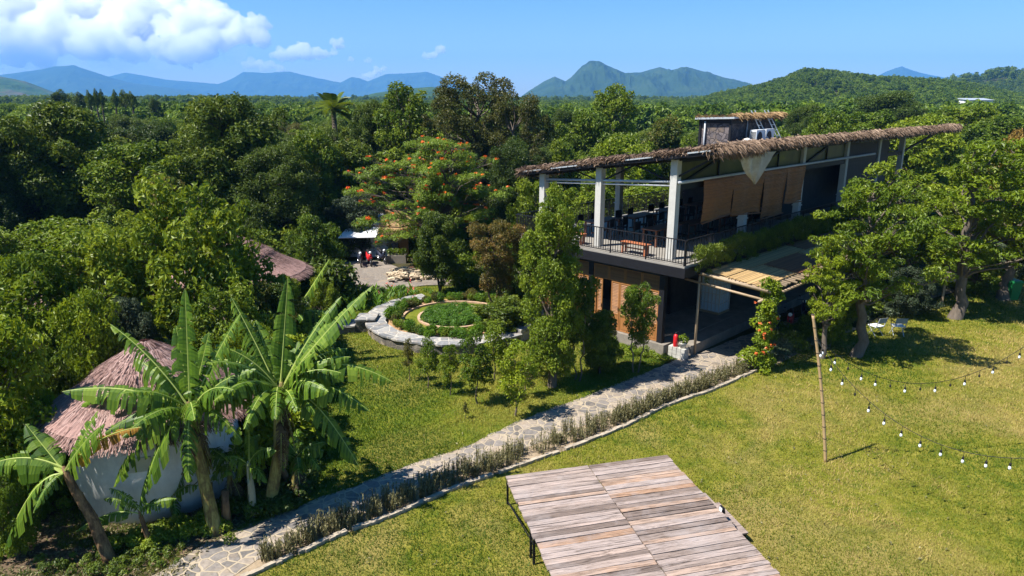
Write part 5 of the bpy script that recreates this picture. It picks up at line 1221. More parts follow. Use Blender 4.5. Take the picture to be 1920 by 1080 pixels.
# the wood behind: individual trees on a jittered grid from 55 to 125 m
rs = random.Random(21); ks = ['jungle_a', 'jungle_b', 'jungle_c', 'tall_open', 'jungle_c', 'low_lime', 'jungle_b']
cnt = 0
WG = {'jungle_a': 'dark leafy tree in the wood beyond the garden', 'jungle_b': 'deep green tree in the wood beyond the garden', 'jungle_c': 'mid-green tree in the wood beyond the garden', 'tall_open': 'olive tree in the wood beyond the garden', 'low_lime': 'yellow-green tree in the wood beyond the garden'}
Yv = 56.0
while Yv < 128:
    x = -0.86 * Yv
    while x < 0.86 * Yv:
        X = x + rs.uniform(-2, 2); Yt = Yv + rs.uniform(-3, 3); px = 960 + FPX * 1.02 * X / Yt
        left = px < 1000
        behind_bl = (X - B0.x) * 0.707 + (Yt - B0.y) * 0.707
        ok = not (1000 < px < 1960 and Yt < 76)
        if 20 < px < 640: hmax = 10 - 0.030 * Yt + (1.0 if Yt > 90 else 0)
        elif left: hmax = 8.8 - 0.008 * Yt
        else: hmax = 8.2 - 0.02 * Yt
        if ok:
            k = rs.choice(ks); h = hmax * rs.uniform(0.78, 1.04); wd = rs.uniform(6.5, 9.5) * (0.8 if not left else 1)
            plant(k, (X, Yt, -0.2), h, wd, rs.uniform(0, 6.28), 'tree', WG[k], 'tree', 'trees of the wood beyond the garden'); cnt += 1
        x += rs.uniform(6.5, 9.0)
    Yv += 8.5
# undergrowth hiding the forest floor
und = []
for i, (mt, lf, asp) in enumerate((('leaf_fresh', 0.17, 0.5), ('leaf_jungle', 0.19, 0.5), ('leaf_lime', 0.16, 0.45))):
    rr = np.random.RandomState(90 + i); V, F, T = crown_leaves(blob(95 + i, 16, 0.15, 1.3, 0.9, 0.42, 'dome'), lf, 0.6, rr, asp, 0.5)
    und.append(bpy.data.objects.new('undergrowth_clump', np_mesh('undergrowth_clump', V, F, T, [M[mt]])))
rr = np.random.RandomState(14); n = 2600
Y = 13 + rr.rand(n) ** 0.8 * 60; X = (rr.rand(n) * 1.9 - 1.0) * Y * 0.86
keep = np.ones(n, bool)
for pl_ in (left_pts, yard_pts, [tuple(p) for p in kerb_line + far_side], [tuple(p) for p in path_up + path_lo[::-1]]): keep &= ~in_poly(X, Y, [(p[0], p[1]) for p in pl_])
for cx, cy_, r_ in ((-8.43, 15.6, 2.8), (-11.3, 31, 3), (-17.3, 26.5, 3), (-13.8, 24.5, 2.6), (-8.2, 43.5, 3.6), (-2.6, 30.8, 5.0)): keep &= np.hypot(X - cx, Y - cy_) > r_
lx = (X - B0.x) * .7071 + (Y - B0.y) * .7071; ly = -(X - B0.x) * .7071 + (Y - B0.y) * .7071
keep &= ~((lx > -2.2) & (lx < 33) & (ly > -6.5) & (ly < 9)); keep &= ~((X > -4) & (Y < 31))
bankp = [(p.x, p.y) for p in pxs((-60, 1180), (330, 1180), (372, 1045), (600, 930), (600, 870), (300, 820), (0, 850), (-200, 900))]
keep &= ~in_poly(X, Y, bankp); keep &= Y > 14.5
X, Y = X[keep], Y[keep]; n = len(X)
scatter('undergrowth', np.stack([X, Y, np.full(n, -0.1)], -1), 0.7 + 0.9 * rr.rand(n), rr.rand(n) * 6.28, und, rr.randint(0, 3, n))
# ================================================================ round garden
gc = Vector((-2.62, 30.6, 0)); GZ = 0.30
def ring(m, r0, r1, z0, z1, a0=0.0, a1=6.2832, n=72, c=gc, wob=0.0):
    rr = random.Random(int(r0 * 100)); 
    k = max(3, int(n * (a1 - a0) / 6.2832)); P = []
    for i in range(k + 1):
        a = a0 + (a1 - a0) * i / k; w0 = rr.uniform(-wob, wob); w1 = rr.uniform(-wob, wob)
        P.append((math.cos(a), math.sin(a), r0 + w0, r1 + w1))
    if abs(a1 - a0 - 6.2832) < 1e-3: P[-1] = P[0]
    for i in range(k):
        (c0, s0, i0, o0), (c1, s1, i1, o1) = P[i], P[i + 1]
        m.cur = rr.random()
        m.hexa([(c.x + c0 * i0, c.y + s0 * i0, z0), (c.x + c0 * o0, c.y + s0 * o0, z0), (c.x + c1 * o1, c.y + s1 * o1, z0), (c.x + c1 * i1, c.y + s1 * i1, z0),
                (c.x + c0 * i0, c.y + s0 * i0, z1), (c.x + c0 * o0, c.y + s0 * o0, z1), (c.x + c1 * o1, c.y + s1 * o1, z1), (c.x + c1 * i1, c.y + s1 * i1, z1)])
gd = empty('garden_wall', (0, 0, 0), 0, 'low curved grey stone wall ringing the round flower bed', 'garden wall')
m = MB(); ring(m, 3.22, 4.02, -0.1, 0.40, R(120), R(318), wob=0.03); m.build('wall', M['rubble'], gd)
m = MB(); ring(m, 3.16, 4.10, 0.40, 0.47, R(119), R(318), wob=0.05); m.build('coping', M['slate'], gd)
m = MB(); ring(m, 3.30, 4.0, -0.1, 0.60, R(318.5), R(333), wob=0.03); ring(m, 3.30, 4.0, -0.1, 0.52, R(333.5), R(350), wob=0.03); m.build('step', M['slate'], gd)
st = empty('stone_steps', (0, 0, 0), 0, 'two-level low stone wall stepping down from the ring towards the yard', 'stone wall')
for i, (x0, x1, z1) in enumerate(((-6.95, -6.1, 0.55), (-7.75, -6.97, 0.32), (-8.7, -7.77, 0.16))):
    y = 29.4 - 0.25 * i
    m = MB(); m.hexa([(x0, y - .05, -0.1), (x1, y + .1, -0.1), (x1, y + 1.0, -0.1), (x0, y + .9, -0.1), (x0, y - .05, z1), (x1, y + .1, z1), (x1, y + 1.0, z1), (x0, y + .9, z1)]); m.build('wall', M['rubble'], st)
    m = MB(); m.hexa([(x0 - .04, y - .1, z1), (x1, y + .05, z1), (x1, y + 1.05, z1), (x0 - .04, y + .95, z1), (x0 - .04, y - .1, z1 + .07), (x1, y + .05, z1 + .07), (x1, y + 1.05, z1 + .07), (x0 - .04, y + .95, z1 + .07)]); m.build('coping', M['slate'], st)
def disc(name, r, z, mat):
    m = MB(); n0 = 64
    for i in range(n0): a = 6.2832 * i / n0; m.v.append((gc.x + math.cos(a) * r, gc.y + math.sin(a) * r, z))
    m.face(*range(n0)); return tag(m.build(name, mat), kind='structure')
disc('soil_bed', 3.24, GZ, M['soil_pale'])
m = MB(); n0 = 64
disc('bed_lawn', 2.42, GZ + 0.05, M['lawn_green'])
eg = empty('bed_edging', (0, 0, 0), 0, 'pair of concentric pale brick edging rings in the round flower bed', 'edging')
m = MB(); ring(m, 1.62, 1.74, GZ, GZ + 0.13); m.build('ring', M['brick_edge'], eg)
m = MB(); ring(m, 2.36, 2.47, GZ, GZ + 0.13, R(40), R(215)); m.build('ring', M['brick_edge'], eg)
rs = np.random.RandomState(5)
cl = []
for i in range(150):
    a = rs.rand() * 6.283; q = 1.52 * math.sqrt(rs.rand()); cl.append((np.array([gc.x + math.cos(a) * q, gc.y + math.sin(a) * q, GZ + 0.12 + 0.08 * rs.rand()]), 0.16 + 0.06 * rs.rand()))
V, F, T = crown_leaves(cl, 0.09, 0.6, rs, 0.35, 0.8)
tag(link(bpy.data.objects.new('bed_greenery', np_mesh('bed_greenery', V, F, T, [M['leaf_bed']]))), kind='stuff')
cnt_b = 0
bvars = []
for i in range(3):
    rb = np.random.RandomState(60 + i); V, F, T = crown_leaves([(np.array([rb.randn() * .1, rb.randn() * .1, 0.18 + 0.12 * rb.rand()]), 0.2) for _ in range(4)], 0.075, 0.7, rb, 0.45, 0.6)
    bvars.append(np_mesh('shrub', V, F, T, [M[('leaf_bed', 'leaf_fresh', 'leaf_olive')[i]]]))
for row, (r0, n0) in enumerate(((2.78, 44), (3.0, 30))):
    for i in range(n0):
        a = 6.283 * (i + rs.rand() * 0.6) / n0
        if row == 1 and 2.6 < a < 4.4: continue
        v = 2 if rs.rand() < 0.16 else (0 if rs.rand() < 0.6 else 1)
        o = link(bpy.data.objects.new('bed_shrub', bvars[v])); q = r0 + rs.randn() * 0.07
        o.location = (gc.x + math.cos(a) * q, gc.y + math.sin(a) * q, GZ); o.rotation_euler = (0, 0, rs.rand() * 6.28); s_ = 0.7 + 0.45 * rs.rand(); o.scale = (s_, s_, s_ * (0.9 + 0.4 * rs.rand()))
        tag(o, ('round green shrub of the ring planted inside the curved stone wall', 'light green shrub of the ring planted inside the curved stone wall', 'yellowish shrub of the ring planted inside the curved stone wall')[v], 'shrub', 'shrubs around the round flower bed')
# canna lilies beside the ring
cn = []
for i in range(60):
    t = rs.rand(); b = G(650 + 125 * t + rs.randn() * 8, 578 - 14 * t + rs.randn() * 9); cn.append(b)
VV, TT, FV, FT = [], [], [], []
for b in cn:
    h = 0.5 + 0.5 * rs.rand()
    for k in range(9):
        a = rs.rand() * 6.283; z = h * (0.1 + 0.6 * rs.rand()); p = np.array([b.x, b.y, z]); d = unit(np.array([math.cos(a) * 0.6, math.sin(a) * 0.6, 1.0])); s_ = np.array([-math.sin(a), math.cos(a), 0]) * 0.05; L = 0.28 + 0.2 * rs.rand()
        VV.append(np.stack([p, p + d * L * .45 - s_, p + d * L + np.array([math.cos(a), math.sin(a), -.3]) * .06, p + d * L * .45 + s_])); TT.append(rs.rand())
    if b.x > -5.6 and rs.rand() < 0.35 or rs.rand() < 0.05:
        for k in range(7):
            p = np.array([b.x, b.y, h + 0.12]) + rs.randn(3) * 0.06; d = unit(rs.randn(3)) * 0.08; s_ = unit(np.cross(d, rs.randn(3))) * 0.04
            FV.append(np.stack([p, p + d * .5 - s_, p + d, p + d * .5 + s_])); FT.append(rs.rand())
cb = empty('canna_bed', (0, 0, 0), 0, 'clump of upright canna lilies with a few red flowers beside the curved wall', 'flower clump')
V = np.concatenate(VV); link(bpy.data.objects.new('foliage', np_mesh('foliage', V, np.arange(len(V)).reshape(-1, 4), TT, [M['leaf_bed']])), cb)
V = np.concatenate(FV); link(bpy.data.objects.new('blossom', np_mesh('blossom', V, np.arange(len(V)).reshape(-1, 4), FT, [M['flower_pink']])), cb)
# dry border plants between path and kerb
VV, TT = [], []
def border(n, t0, t1, hh, dark, w0=0.0):
    for i in range(n):
        t = t0 + (t1 - t0) * rs.rand(); k = t * (len(path_lo) - 1); i0 = int(k); f = k - i0
        p = path_lo[i0].lerp(path_lo[min(i0 + 1, len(path_lo) - 1)], f); kk = min(kerb_line, key=lambda v: (v - p).length)
        q = p.lerp(kk, 0.05 + 0.80 * rs.rand()); h = hh * (0.55 + 0.7 * rs.rand())
        for j in range(rs.randint(5, 9)):
            a = rs.rand() * 6.283; b = np.array([q.x + rs.randn() * .05, q.y + rs.randn() * .05, 0.0]); lean = np.array([math.cos(a), math.sin(a), 0]) * h * 0.35 * rs.rand()
            s_ = np.array([math.cos(a + 1.57), math.sin(a + 1.57), 0]) * 0.010; tp = b + lean + np.array([0, 0, h * (0.7 + 0.5 * rs.rand())])
            VV.append(np.stack([b - s_, b + s_, tp + s_ * 0.5, tp - s_ * 0.5])); TT.append(np.clip(dark + 0.3 * rs.randn() * 0.5, 0, 1))
            for l in range(7):
                u = 0.25 + 0.75 * rs.rand(); pp_ = b + (tp - b) * u; aa = rs.rand() * 6.283; d = np.array([math.cos(aa) * .6, math.sin(aa) * .6, 0.8]) * 0.07; s2 = np.array([-math.sin(aa), math.cos(aa), 0]) * 0.012
                VV.append(np.stack([pp_, pp_ + d * .5 - s2, pp_ + d, pp_ + d * .5 + s2])); TT.append(np.clip(dark + 0.1 + 0.5 * (rs.rand() - .4), 0, 1))
border(420, 0.10, 0.72, 0.44, 0.55); border(300, 0.60, 0.86, 0.38, 0.45)
V = np.concatenate(VV); tag(link(bpy.data.objects.new('border_vegetation', np_mesh('border_vegetation', V, np.arange(len(V)).reshape(-1, 4), TT, [M['leaf_dry']]))), kind='stuff')
# low greenery along the shaded edge of the big lawn and at the banana bases
def low_green(name, pts, n, mat, sz, r, spread, seed):
    rr = np.random.RandomState(seed); cl = []
    for i in range(n):
        t = rr.rand() * (len(pts) - 1); k = int(t); p = pts[k].lerp(pts[k + 1], t - k)
        cl.append((np.array([p.x + rr.randn() * spread, p.y + rr.randn() * spread, r * 0.5 + rr.rand() * r * 0.8]), r * (0.6 + 0.7 * rr.rand())))
    V, F, T = crown_leaves(cl, sz, 0.6, rr, 0.32, 0.6)
    return tag(link(bpy.data.objects.new(name, np_mesh(name, V, F, T, [M[mat]]))), kind='stuff')
low_green('undergrowth', pxs((1430, 672), (1480, 650), (1540, 625), (1640, 590), (1700, 566), (1770, 540), (1840, 512)), 150, 'leaf_grey', 0.14, 0.28, 0.35, 51)
low_green('undergrowth', pxs((1455, 655), (1540, 615), (1680, 560), (1800, 520), (1900, 490)), 130, 'leaf_jungle', 0.15, 0.40, 0.4, 52)
low_green('undergrowth', pxs((230, 1020), (300, 1010), (360, 990), (430, 1000)), 60, 'leaf_fresh', 0.09, 0.16, 0.22, 53)
low_green('undergrowth', pxs((420, 960), (520, 960), (560, 930), (590, 860), (580, 790)), 70, 'leaf_jungle', 0.14, 0.2, 0.2, 54)
low_green('undergrowth', pxs((1000, 600), (1060, 605), (1110, 625), (1180, 660), (1240, 675)), 60, 'leaf_fresh', 0.09, 0.16, 0.25, 55)
low_green('undergrowth', pxs((640, 545), (720, 548), (800, 548)), 40, 'leaf_bed', 0.10, 0.15, 0.3, 56)
low_green('undergrowth', pxs((-30, 1060), (40, 990), (110, 940), (150, 900)), 70, 'leaf_fresh', 0.10, 0.17, 0.3, 58)
low_green('undergrowth', pxs((60, 1075), (160, 1065), (260, 1050), (340, 1030)), 45, 'leaf_jungle', 0.08, 0.11, 0.3, 59)
low_green('undergrowth', pxs((20, 930), (60, 880), (100, 860), (140, 850)), 60, 'leaf_jungle', 0.12, 0.28, 0.35, 57)
# fallen dry leaves on the bare bank
rr = np.random.RandomState(6); n = 20000; u = rr.rand(n); A_, B_ = rr.rand(n), rr.rand(n)
bk = [(p.x, p.y) for p in pxs((-60, 1180), (330, 1180), (372, 1045), (470, 992), (560, 945), (600, 870), (560, 800), (300, 820), (0, 850), (-200, 900))]
xs = np.array([p[0] for p in bk]); ys = np.array([p[1] for p in bk]); X = xs.min() + A_ * (xs.max() - xs.min()); Y = ys.min() + B_ * (ys.max() - ys.min())
k = in_poly(X, Y, bk); C = np.stack([X[k], Y[k], np.full(k.sum(), 0.02)], -1); n = len(C)
V, F = leaf_quads(C, unit(rr.randn(n, 3) * 0.4 + np.array([0, 0, 1])), 0.06 + 0.08 * rr.rand(n), 0.03 + 0.03 * rr.rand(n), rr)
n2 = 700; Yl = 10 + 26 * rr.rand(n2); Xl = (rr.rand(n2) * 1.1 - 0.35) * Yl; ok = in_poly(Xl, Yl, [(p.x, p.y) for p in kerb_line + far_side]) | in_poly(Xl, Yl, [(p.x, p.y) for p in left_pts]); n2 = ok.sum()
V2, F2 = leaf_quads(np.stack([Xl[ok], Yl[ok], np.full(n2, 0.06)], -1), unit(rr.randn(n2, 3) * 0.5 + np.array([0, 0, 1])), 0.05 + 0.06 * rr.rand(n2), 0.03 + 0.03 * rr.rand(n2), rr)
F = np.concatenate([F, F2 + len(V)]); V = np.concatenate([V, V2]); n += n2
tag(link(bpy.data.objects.new('fallen_leaves', np_mesh('fallen_leaves', V, F, rr.rand(n), [M['leaf_dry']]))), kind='stuff')
V, F, T = grass(bk, 160000, 9, (11, 22), (-1.1, -0.2)); kk = fbm(V[:, 0] * 1.1, V[:, 1] * 1.1, 3)[::3] > 0.44
Fk = F[kk]; tag(link(bpy.data.objects.new('grass', np_mesh('grass', V, Fk, T[kk], [M['blade']]))), kind='stuff')

# flowering vine on the awning post
vn = W(0.60, -3.86, 0); rs = np.random.RandomState(17)
vo = empty('flowering_vine', vn, 0, 'bright green vine with orange-red flowers climbing the awning corner pole', 'vine')
m = MB(); m.tube([(0, 0, -0.1), (0.05, 0.02, 1.2), (-0.03, 0, 3.0)], [0.04, 0.03, 0.02], 6); m.build('stem', M['bark'], vo)
cl = [(np.array([rs.randn() * .13 * (1.6 - z * 0.2), rs.randn() * .13, z]), 0.23 + 0.09 * rs.rand()) for z in np.linspace(0.1, 3.45, 32)] + [(np.array([rs.randn() * .32, rs.randn() * .25, 0.15 + 0.5 * rs.rand()]), 0.24) for _ in range(9)] + [(np.array([0.15 + rs.randn() * .15, rs.randn() * .15, 3.2 + rs.rand() * .2]), 0.2) for _ in range(4)]
V, F, T = crown_leaves(cl, 0.13, 0.6, rs, 0.5, 0.5); link(bpy.data.objects.new('foliage', np_mesh('foliage', V, F, T, [M['leaf_lime']])), vo)
V, F, T = crown_leaves([(np.array([rs.randn() * .28, -0.22 + rs.randn() * .1, 0.5 + 2.3 * rs.rand()]), 0.05) for _ in range(16)], 0.09, 0.8, rs, 0.7, 0.2); link(bpy.data.objects.new('blossom', np_mesh('blossom', V, F, T, [M['flower_orange']])), vo)

# ================================================================ wooden stage
ZS = 0.80
c0, c1 = G(947, 893, ZS), G(1250, 853, ZS)
ax = (c1 - c0); SW = ax.length; ang = math.atan2(ax.y, ax.x)
ay = Vector((math.sin(ang), -math.cos(ang), 0))                      # towards the camera
stg = empty('wooden_stage', (c0.x, c0.y, 0), ang, 'low open stage of weathered grey-brown planks on thin steel legs', 'stage')
SL = 7.4; rs = random.Random(9)
seam = 1.95 * SW / 3.9
for nm, x0, x1 in (('deck_panel', 0.0, seam - 0.012), ('deck_panel', seam + 0.012, SW)):
    m = MB(); y = 0.0
    while y < SL:
        w_ = rs.uniform(0.125, 0.215); m.cur = min(1, max(0, rs.gauss(0.5, 0.33))); j0, j1 = rs.uniform(-.02, .02), rs.uniform(-.02, .02); sk = rs.uniform(-.008, .008); dz = rs.uniform(-.006, .006)
        xa = x0 + (j0 if x0 == 0 else j0 * 0.5); xb = x1 + (j1 if x1 == SW else j1 * 0.5)
        g = rs.choice((0.008, 0.012, 0.016, 0.026))
        m.hexa([(xa, -(y + w_ - g) + sk, ZS - 0.035 + dz), (xb, -(y + w_ - g) - sk, ZS - 0.035 + dz), (xb, -y - sk, ZS - 0.035 + dz), (xa, -y + sk, ZS - 0.035 + dz),
                (xa, -(y + w_ - g) + sk, ZS + dz), (xb, -(y + w_ - g) - sk, ZS + dz), (xb, -y - sk, ZS + dz), (xa, -y + sk, ZS + dz)])
        y += w_
    m.build(nm, M['planks'], stg)
m = MB()
for x in (0.06, seam - 0.1, seam + 0.1, SW - 0.06): m.bar((x, 0, ZS - 0.075), (x, -SL, ZS - 0.075), 0.05, 0.07)
for y in (-0.06, -2.4, -4.8, -7.3): m.bar((0.09, y, ZS - 0.085), (SW - 0.09, y, ZS - 0.085), 0.04, 0.05)
m.build('frame', M['black_steel'], stg)
for y in (-0.06, -2.25, -2.5, -4.8, -7.3):
    for x in (0.05, SW - 0.05): m = MB(); m.box(x - 0.025, x + 0.025, y - 0.025, y + 0.025, -0.05, ZS - 0.11); m.build('leg', M['black_steel'], stg)
m = MB(); m.bar((0.05, -0.1, 0.12), (0.05, -2.4, 0.5), 0.025); m.build('brace', M['black_steel'], stg)
# step beside the stage
sp_ = G(1345, 965, 0.5)
stp = empty('wooden_steps', (sp_.x, sp_.y, 0), ang, 'grey wooden step beside the right edge of the stage', 'steps')
def stage_local(px, py, z):
    q = G(px, py, z) - Vector((c0.x, c0.y, z)); return q.dot(ax.normalized()), -q.dot(ay)
x_a, y_a = stage_local(1405, 985, 0.42)
stp.location = (c0.x, c0.y, 0)
m = MB(); m.cur = 0.35; m.box(SW + 0.03, SW + 0.30, -2.85, -1.55, 0.50, 0.535); m.cur = 0.3; m.box(SW + 0.32, SW + 0.62, -3.0, -1.70, 0.27, 0.305); m.build('tread', M['planks'], stp)
m = MB()
for y in (-1.62, -2.8): m.box(SW + 0.06, SW + 0.10, y - 0.02, y + 0.02, -0.03, 0.5); m.box(SW + 0.24, SW + 0.28, y - 0.02, y + 0.02, -0.03, 0.5)
for y in (-1.78, -2.95): m.box(SW + 0.36, SW + 0.40, y - 0.02, y + 0.02, -0.03, 0.27); m.box(SW + 0.55, SW + 0.59, y - 0.02, y + 0.02, -0.03, 0.27)
m.build('leg', M['black_steel'], stp)
fl_p = G(1413, 1022, ZS)
fl = empty('floodlight', (0, 0, 0), ang, 'small floodlight clamped at the right edge of the stage', 'lamp')
fl.location = (c0.x, c0.y, 0); lx_, ly_ = SW + 0.05, -2.72
m = MB(); m.hexa([(lx_ - .04, ly_ - .07, ZS - 0.02), (lx_ + .06, ly_ - .07, ZS - .06), (lx_ + .06, ly_ + .07, ZS - .06), (lx_ - .04, ly_ + .07, ZS - .02), (lx_ - .02, ly_ - .07, ZS + .10), (lx_ + .03, ly_ - .07, ZS + .10), (lx_ + .03, ly_ + .07, ZS + .10), (lx_ - .02, ly_ + .07, ZS + .10)]); m.build('housing', M['black_steel'], fl)
m = MB(); m.quad((lx_ - .043, ly_ - .055, ZS - 0.0), (lx_ - .043, ly_ + .055, ZS - 0.0), (lx_ - .026, ly_ + .055, ZS + .085), (lx_ - .026, ly_ - .055, ZS + .085)); m.build('lens', M['white_paint'], fl)
# ================================================================ bamboo pole and light strings
pb0 = G(1548, 866); pt = at(1524, 590, pb0.y + 0.1)
po = empty('bamboo_pole', pb0, 0, 'leaning bamboo pole standing on the lawn and holding the light strings', 'pole')
m = MB(); rel = pt - pb0; pts, rad = [], []
for i in range(37):
    t = i / 36; q = rel * t; q.x += 0.06 * math.sin(t * 3.1); pts.append(q); rad.append((0.046 - 0.008 * t) * (1.13 if i % 3 == 0 else 1.0))
pts[0] = pts[0] - Vector((0, 0, 0.1)); m.tube(pts, rad, 10); m.build('stem', M['bamboo_pole'], po, True)
m = MB()
for i in range(0, 37, 3): q = rel * (i / 36); q.x += 0.06 * math.sin(i / 36 * 3.1); m.tube([q - Vector((0, 0, 0.012)), q + Vector((0, 0, 0.012))], 0.053 - 0.008 * i / 36, 10)
m.build('node_ring', M['bark_dark'], po, True)
tie = pb0 + rel * 0.86
def string(label, mid, end, offs, bulbs_dark, n, drop=0.13):
    """a wire sagging from the pole through mid to end"""
    o = empty('light_string', tie, 0, label, 'light string', 'festoon light strings over the lawn')
    A, B, E = tie, Vector(mid), Vector(end)
    def f(t):
        # parabola through A (0), B (0.5), E (1)
        return A * (2 * (t - 0.5) * (t - 1)) + B * (-4 * t * (t - 1)) + E * (2 * t * (t - 0.5))
    pts = [f(i / 60) - A for i in range(61)]
    m = MB(); m.tube(pts, 0.008, 5); m.build('cable', M['black_rubber'], o)
    tot = [0.0]
    for i in range(60): tot.append(tot[-1] + (pts[i + 1] - pts[i]).length)
    for k in range(n):
        s_ = 0.35 + 0.46 * k
        if s_ > tot[-1]: break
        i = max(j for j in range(61) if tot[j] <= s_); p = pts[i].lerp(pts[min(i + 1, 60)], (s_ - tot[i]) / max(1e-6, (tot[min(i + 1, 60)] - tot[i])))
        dark = k in bulbs_dark
        m = MB(); m.tube([p, p - Vector((0, 0, drop))], 0.007, 5); m.lathe([(0.016, -drop - 0.075), (0.026, -drop - 0.07), (0.026, -drop - 0.01), (0.012, -drop)], p, 8)
        so = m.build('socket', M['black_rubber'], o)
        if not dark:
            m = MB(); m.lathe([(0.006, -drop - 0.175), (0.024, -drop - 0.162), (0.034, -drop - 0.135), (0.032, -drop - 0.11), (0.022, -drop - 0.08), (0.018, -drop - 0.07)], p, 10); m.build('bulb', M['glass_bulb'], so, True)
string('nearer festoon string of white bulbs sagging low towards the camera', (10.75, 14.9, 1.95), (14.6, 13.6, 3.7), 0, {3, 14, 17}, 24)
string('farther festoon string with every second bulb missing, sagging across the lawn', (11.7, 18.1, 2.35), (15.6, 18.9, 3.9), 0, {2, 5, 7, 9, 11, 13}, 22)

# ================================================================ lawn furniture and small things
fc = empty('folding_chair', G(1640, 628), R(200), 'left of two pale folding chairs behind the forked shade tree', 'chair', 'pale folding chairs on the lawn')
m = MB(); m.cur = 0.8; m.box(-0.24, 0.24, -0.22, 0.22, 0.43, 0.46); m.build('seat', M['white_paint'], fc)
m = MB(); m.bar((-0.22, 0.22, 0.46), (-0.22, 0.36, 0.88), 0.025); m.bar((0.22, 0.22, 0.46), (0.22, 0.36, 0.88), 0.025)
m.hexa([(-0.21, 0.27, 0.62), (0.21, 0.27, 0.62), (0.21, 0.285, 0.62), (-0.21, 0.285, 0.62), (-0.21, 0.345, 0.87), (0.21, 0.345, 0.87), (0.21, 0.36, 0.87), (-0.21, 0.36, 0.87)]); m.build('backrest', M['zinc'], fc)
for s in (-0.235, 0.235):
    m = MB(); m.bar((s, -0.22, 0), (s, 0.22, 0.45), 0.025); m.build('leg', M['zinc'], fc); m = MB(); m.bar((s * 0.9, 0.25, 0), (s * 0.9, -0.2, 0.45), 0.025); m.build('leg', M['zinc'], fc)
    m = MB(); m.bar((s * 1.05, -0.15, 0.66), (s * 1.05, 0.27, 0.66), 0.03); m.bar((s * 1.05, -0.13, 0.45), (s * 1.05, -0.13, 0.66), 0.02); m.build('armrest', M['black_steel'], fc)
f2 = copy_tree(fc); f2.location = G(1681, 628); f2.rotation_euler = (0, 0, R(172)); f2['label'] = 'right of two pale folding chairs behind the forked shade tree'
bn = empty('waste_bin', G(1893, 562), R(10), 'green plastic bin behind the shade tree trunk at the right', 'bin')
m = MB(); m.hexa([(-0.24, -0.26, 0.06), (0.24, -0.26, 0.06), (0.24, 0.26, 0.06), (-0.24, 0.26, 0.06), (-0.3, -0.33, 0.98), (0.3, -0.33, 0.98), (0.3, 0.33, 0.98), (-0.3, 0.33, 0.98)]); m.build('body', M['green_plastic'], bn)
m = MB(); m.hexa([(-0.33, -0.36, 0.98), (0.33, -0.36, 0.98), (0.33, 0.36, 0.98), (-0.33, 0.36, 0.98), (-0.28, -0.3, 1.07), (0.28, -0.3, 1.07), (0.28, 0.32, 1.1), (-0.28, 0.32, 1.1)]); m.build('lid', M['green_plastic'], bn)
for s in (-1, 1): m = MB(); m.tube([(s * .2, 0.3, 0.1), (s * .28, 0.3, 0.1)], 0.1, 12); m.build('wheel', M['black_rubber'], bn)
bx = empty('post_box_shelf', G(1765, 572), R(-15), 'weathered wooden box shelf on a post beside the shade tree trunk', 'wooden shelf')
m = MB(); m.box(-0.05, 0.05, -0.05, 0.05, -0.1, 1.55); m.build('post', M['bamboo'], bx)
m = MB(); m.box(-0.50, 0.42, -0.28, 0.28, 1.30, 1.34); m.box(-0.5, 0.42, -0.30, -0.28, 1.34, 1.62); m.box(-0.52, -0.50, -0.28, 0.28, 1.34, 1.62); m.box(-0.6, 0.55, -0.36, 0.36, 1.62, 1.66); m.build('box', M['planks'], bx)

# motorbikes
def motorbike(label, loc, rz_, paint):
    o = empty('motorbike', loc, rz_, label, 'motorbike', 'parked motorbikes')
    for x in (-0.62, 0.62):
        wh = MB(); a = [(x + 0.27 * math.cos(t), 0, 0.29 + 0.27 * math.sin(t)) for t in np.linspace(0, 2 * math.pi, 19)]; wh.tube(a, 0.04, 7, False); wo = wh.build('wheel', M['black_rubber'], o, True)
        wh = MB(); wh.tube([(x, -0.05, 0.29), (x, 0.05, 0.29)], 0.07, 10)
        for k in range(5): t = k * 1.2566; wh.bar((x, 0, 0.29), (x + 0.24 * math.cos(t), 0, 0.29 + 0.24 * math.sin(t)), 0.03)
        wh.build('rim', M['chrome'], wo)
    m = MB(); m.tube([(0.50, 0, 0.78), (0.42, 0, 0.55), (0.2, 0, 0.38), (-0.1, 0, 0.42), (-0.35, 0, 0.55), (-0.62, 0, 0.66), (-0.75, 0, 0.68)], [0.10, 0.13, 0.12, 0.15, 0.16, 0.11, 0.04], 10); m.build('body', M[paint], o, True)
    m = MB(); m.tube([(0.05, 0, 0.68), (-0.2, 0, 0.75), (-0.62, 0, 0.78), (-0.72, 0, 0.76)], [0.07, 0.11, 0.10, 0.05], 8); m.build('saddle', M['black_rubber'], o, True)
    m = MB(); m.bar((0.62, 0, 0.29), (0.48, 0, 0.92), 0.06); m.tube([(0.42, -0.33, 0.98), (0.5, -0.12, 0.95), (0.5, 0.12, 0.95), (0.42, 0.33, 0.98)], 0.02, 6); m.build('handlebar', M['black_steel'], o)
    m = MB(); m.lathe([(0.09, 0), (0.08, 0.05), (0.03, 0.08)], n=12); h = m.build('headlight', M['glass_bulb'], o, True); h.location = (0.54, 0, 0.88); h.rotation_euler = (0, R(90), 0)
    m = MB(); m.bar((0.45, 0, 0.45), (0.78, 0, 0.60), 0.12, 0.03); m.build('mudguard', M[paint], o)
    for s in (-1, 1): m = MB(); m.bar((0.46, s * .2, 0.96), (0.44, s * .25, 1.13), 0.015); m.box(0.43, 0.445, s * .25 - .05, s * .25 + .05, 1.11, 1.18); m.build('mirror', M['black_steel'], o)
    m = MB(); m.tube([(-0.1, -0.12, 0.25), (-0.75, -0.14, 0.33)], [0.03, 0.05], 8); m.build('exhaust', M['chrome'], o, True)
    return o
motorbike('red motorbike parked in the yard in front of the white shed', G(693, 496), R(-70), 'red_paint')
motorbike('dark blue motorbike parked in the yard left of the red one', G(676, 497), R(-75), 'blue_black')
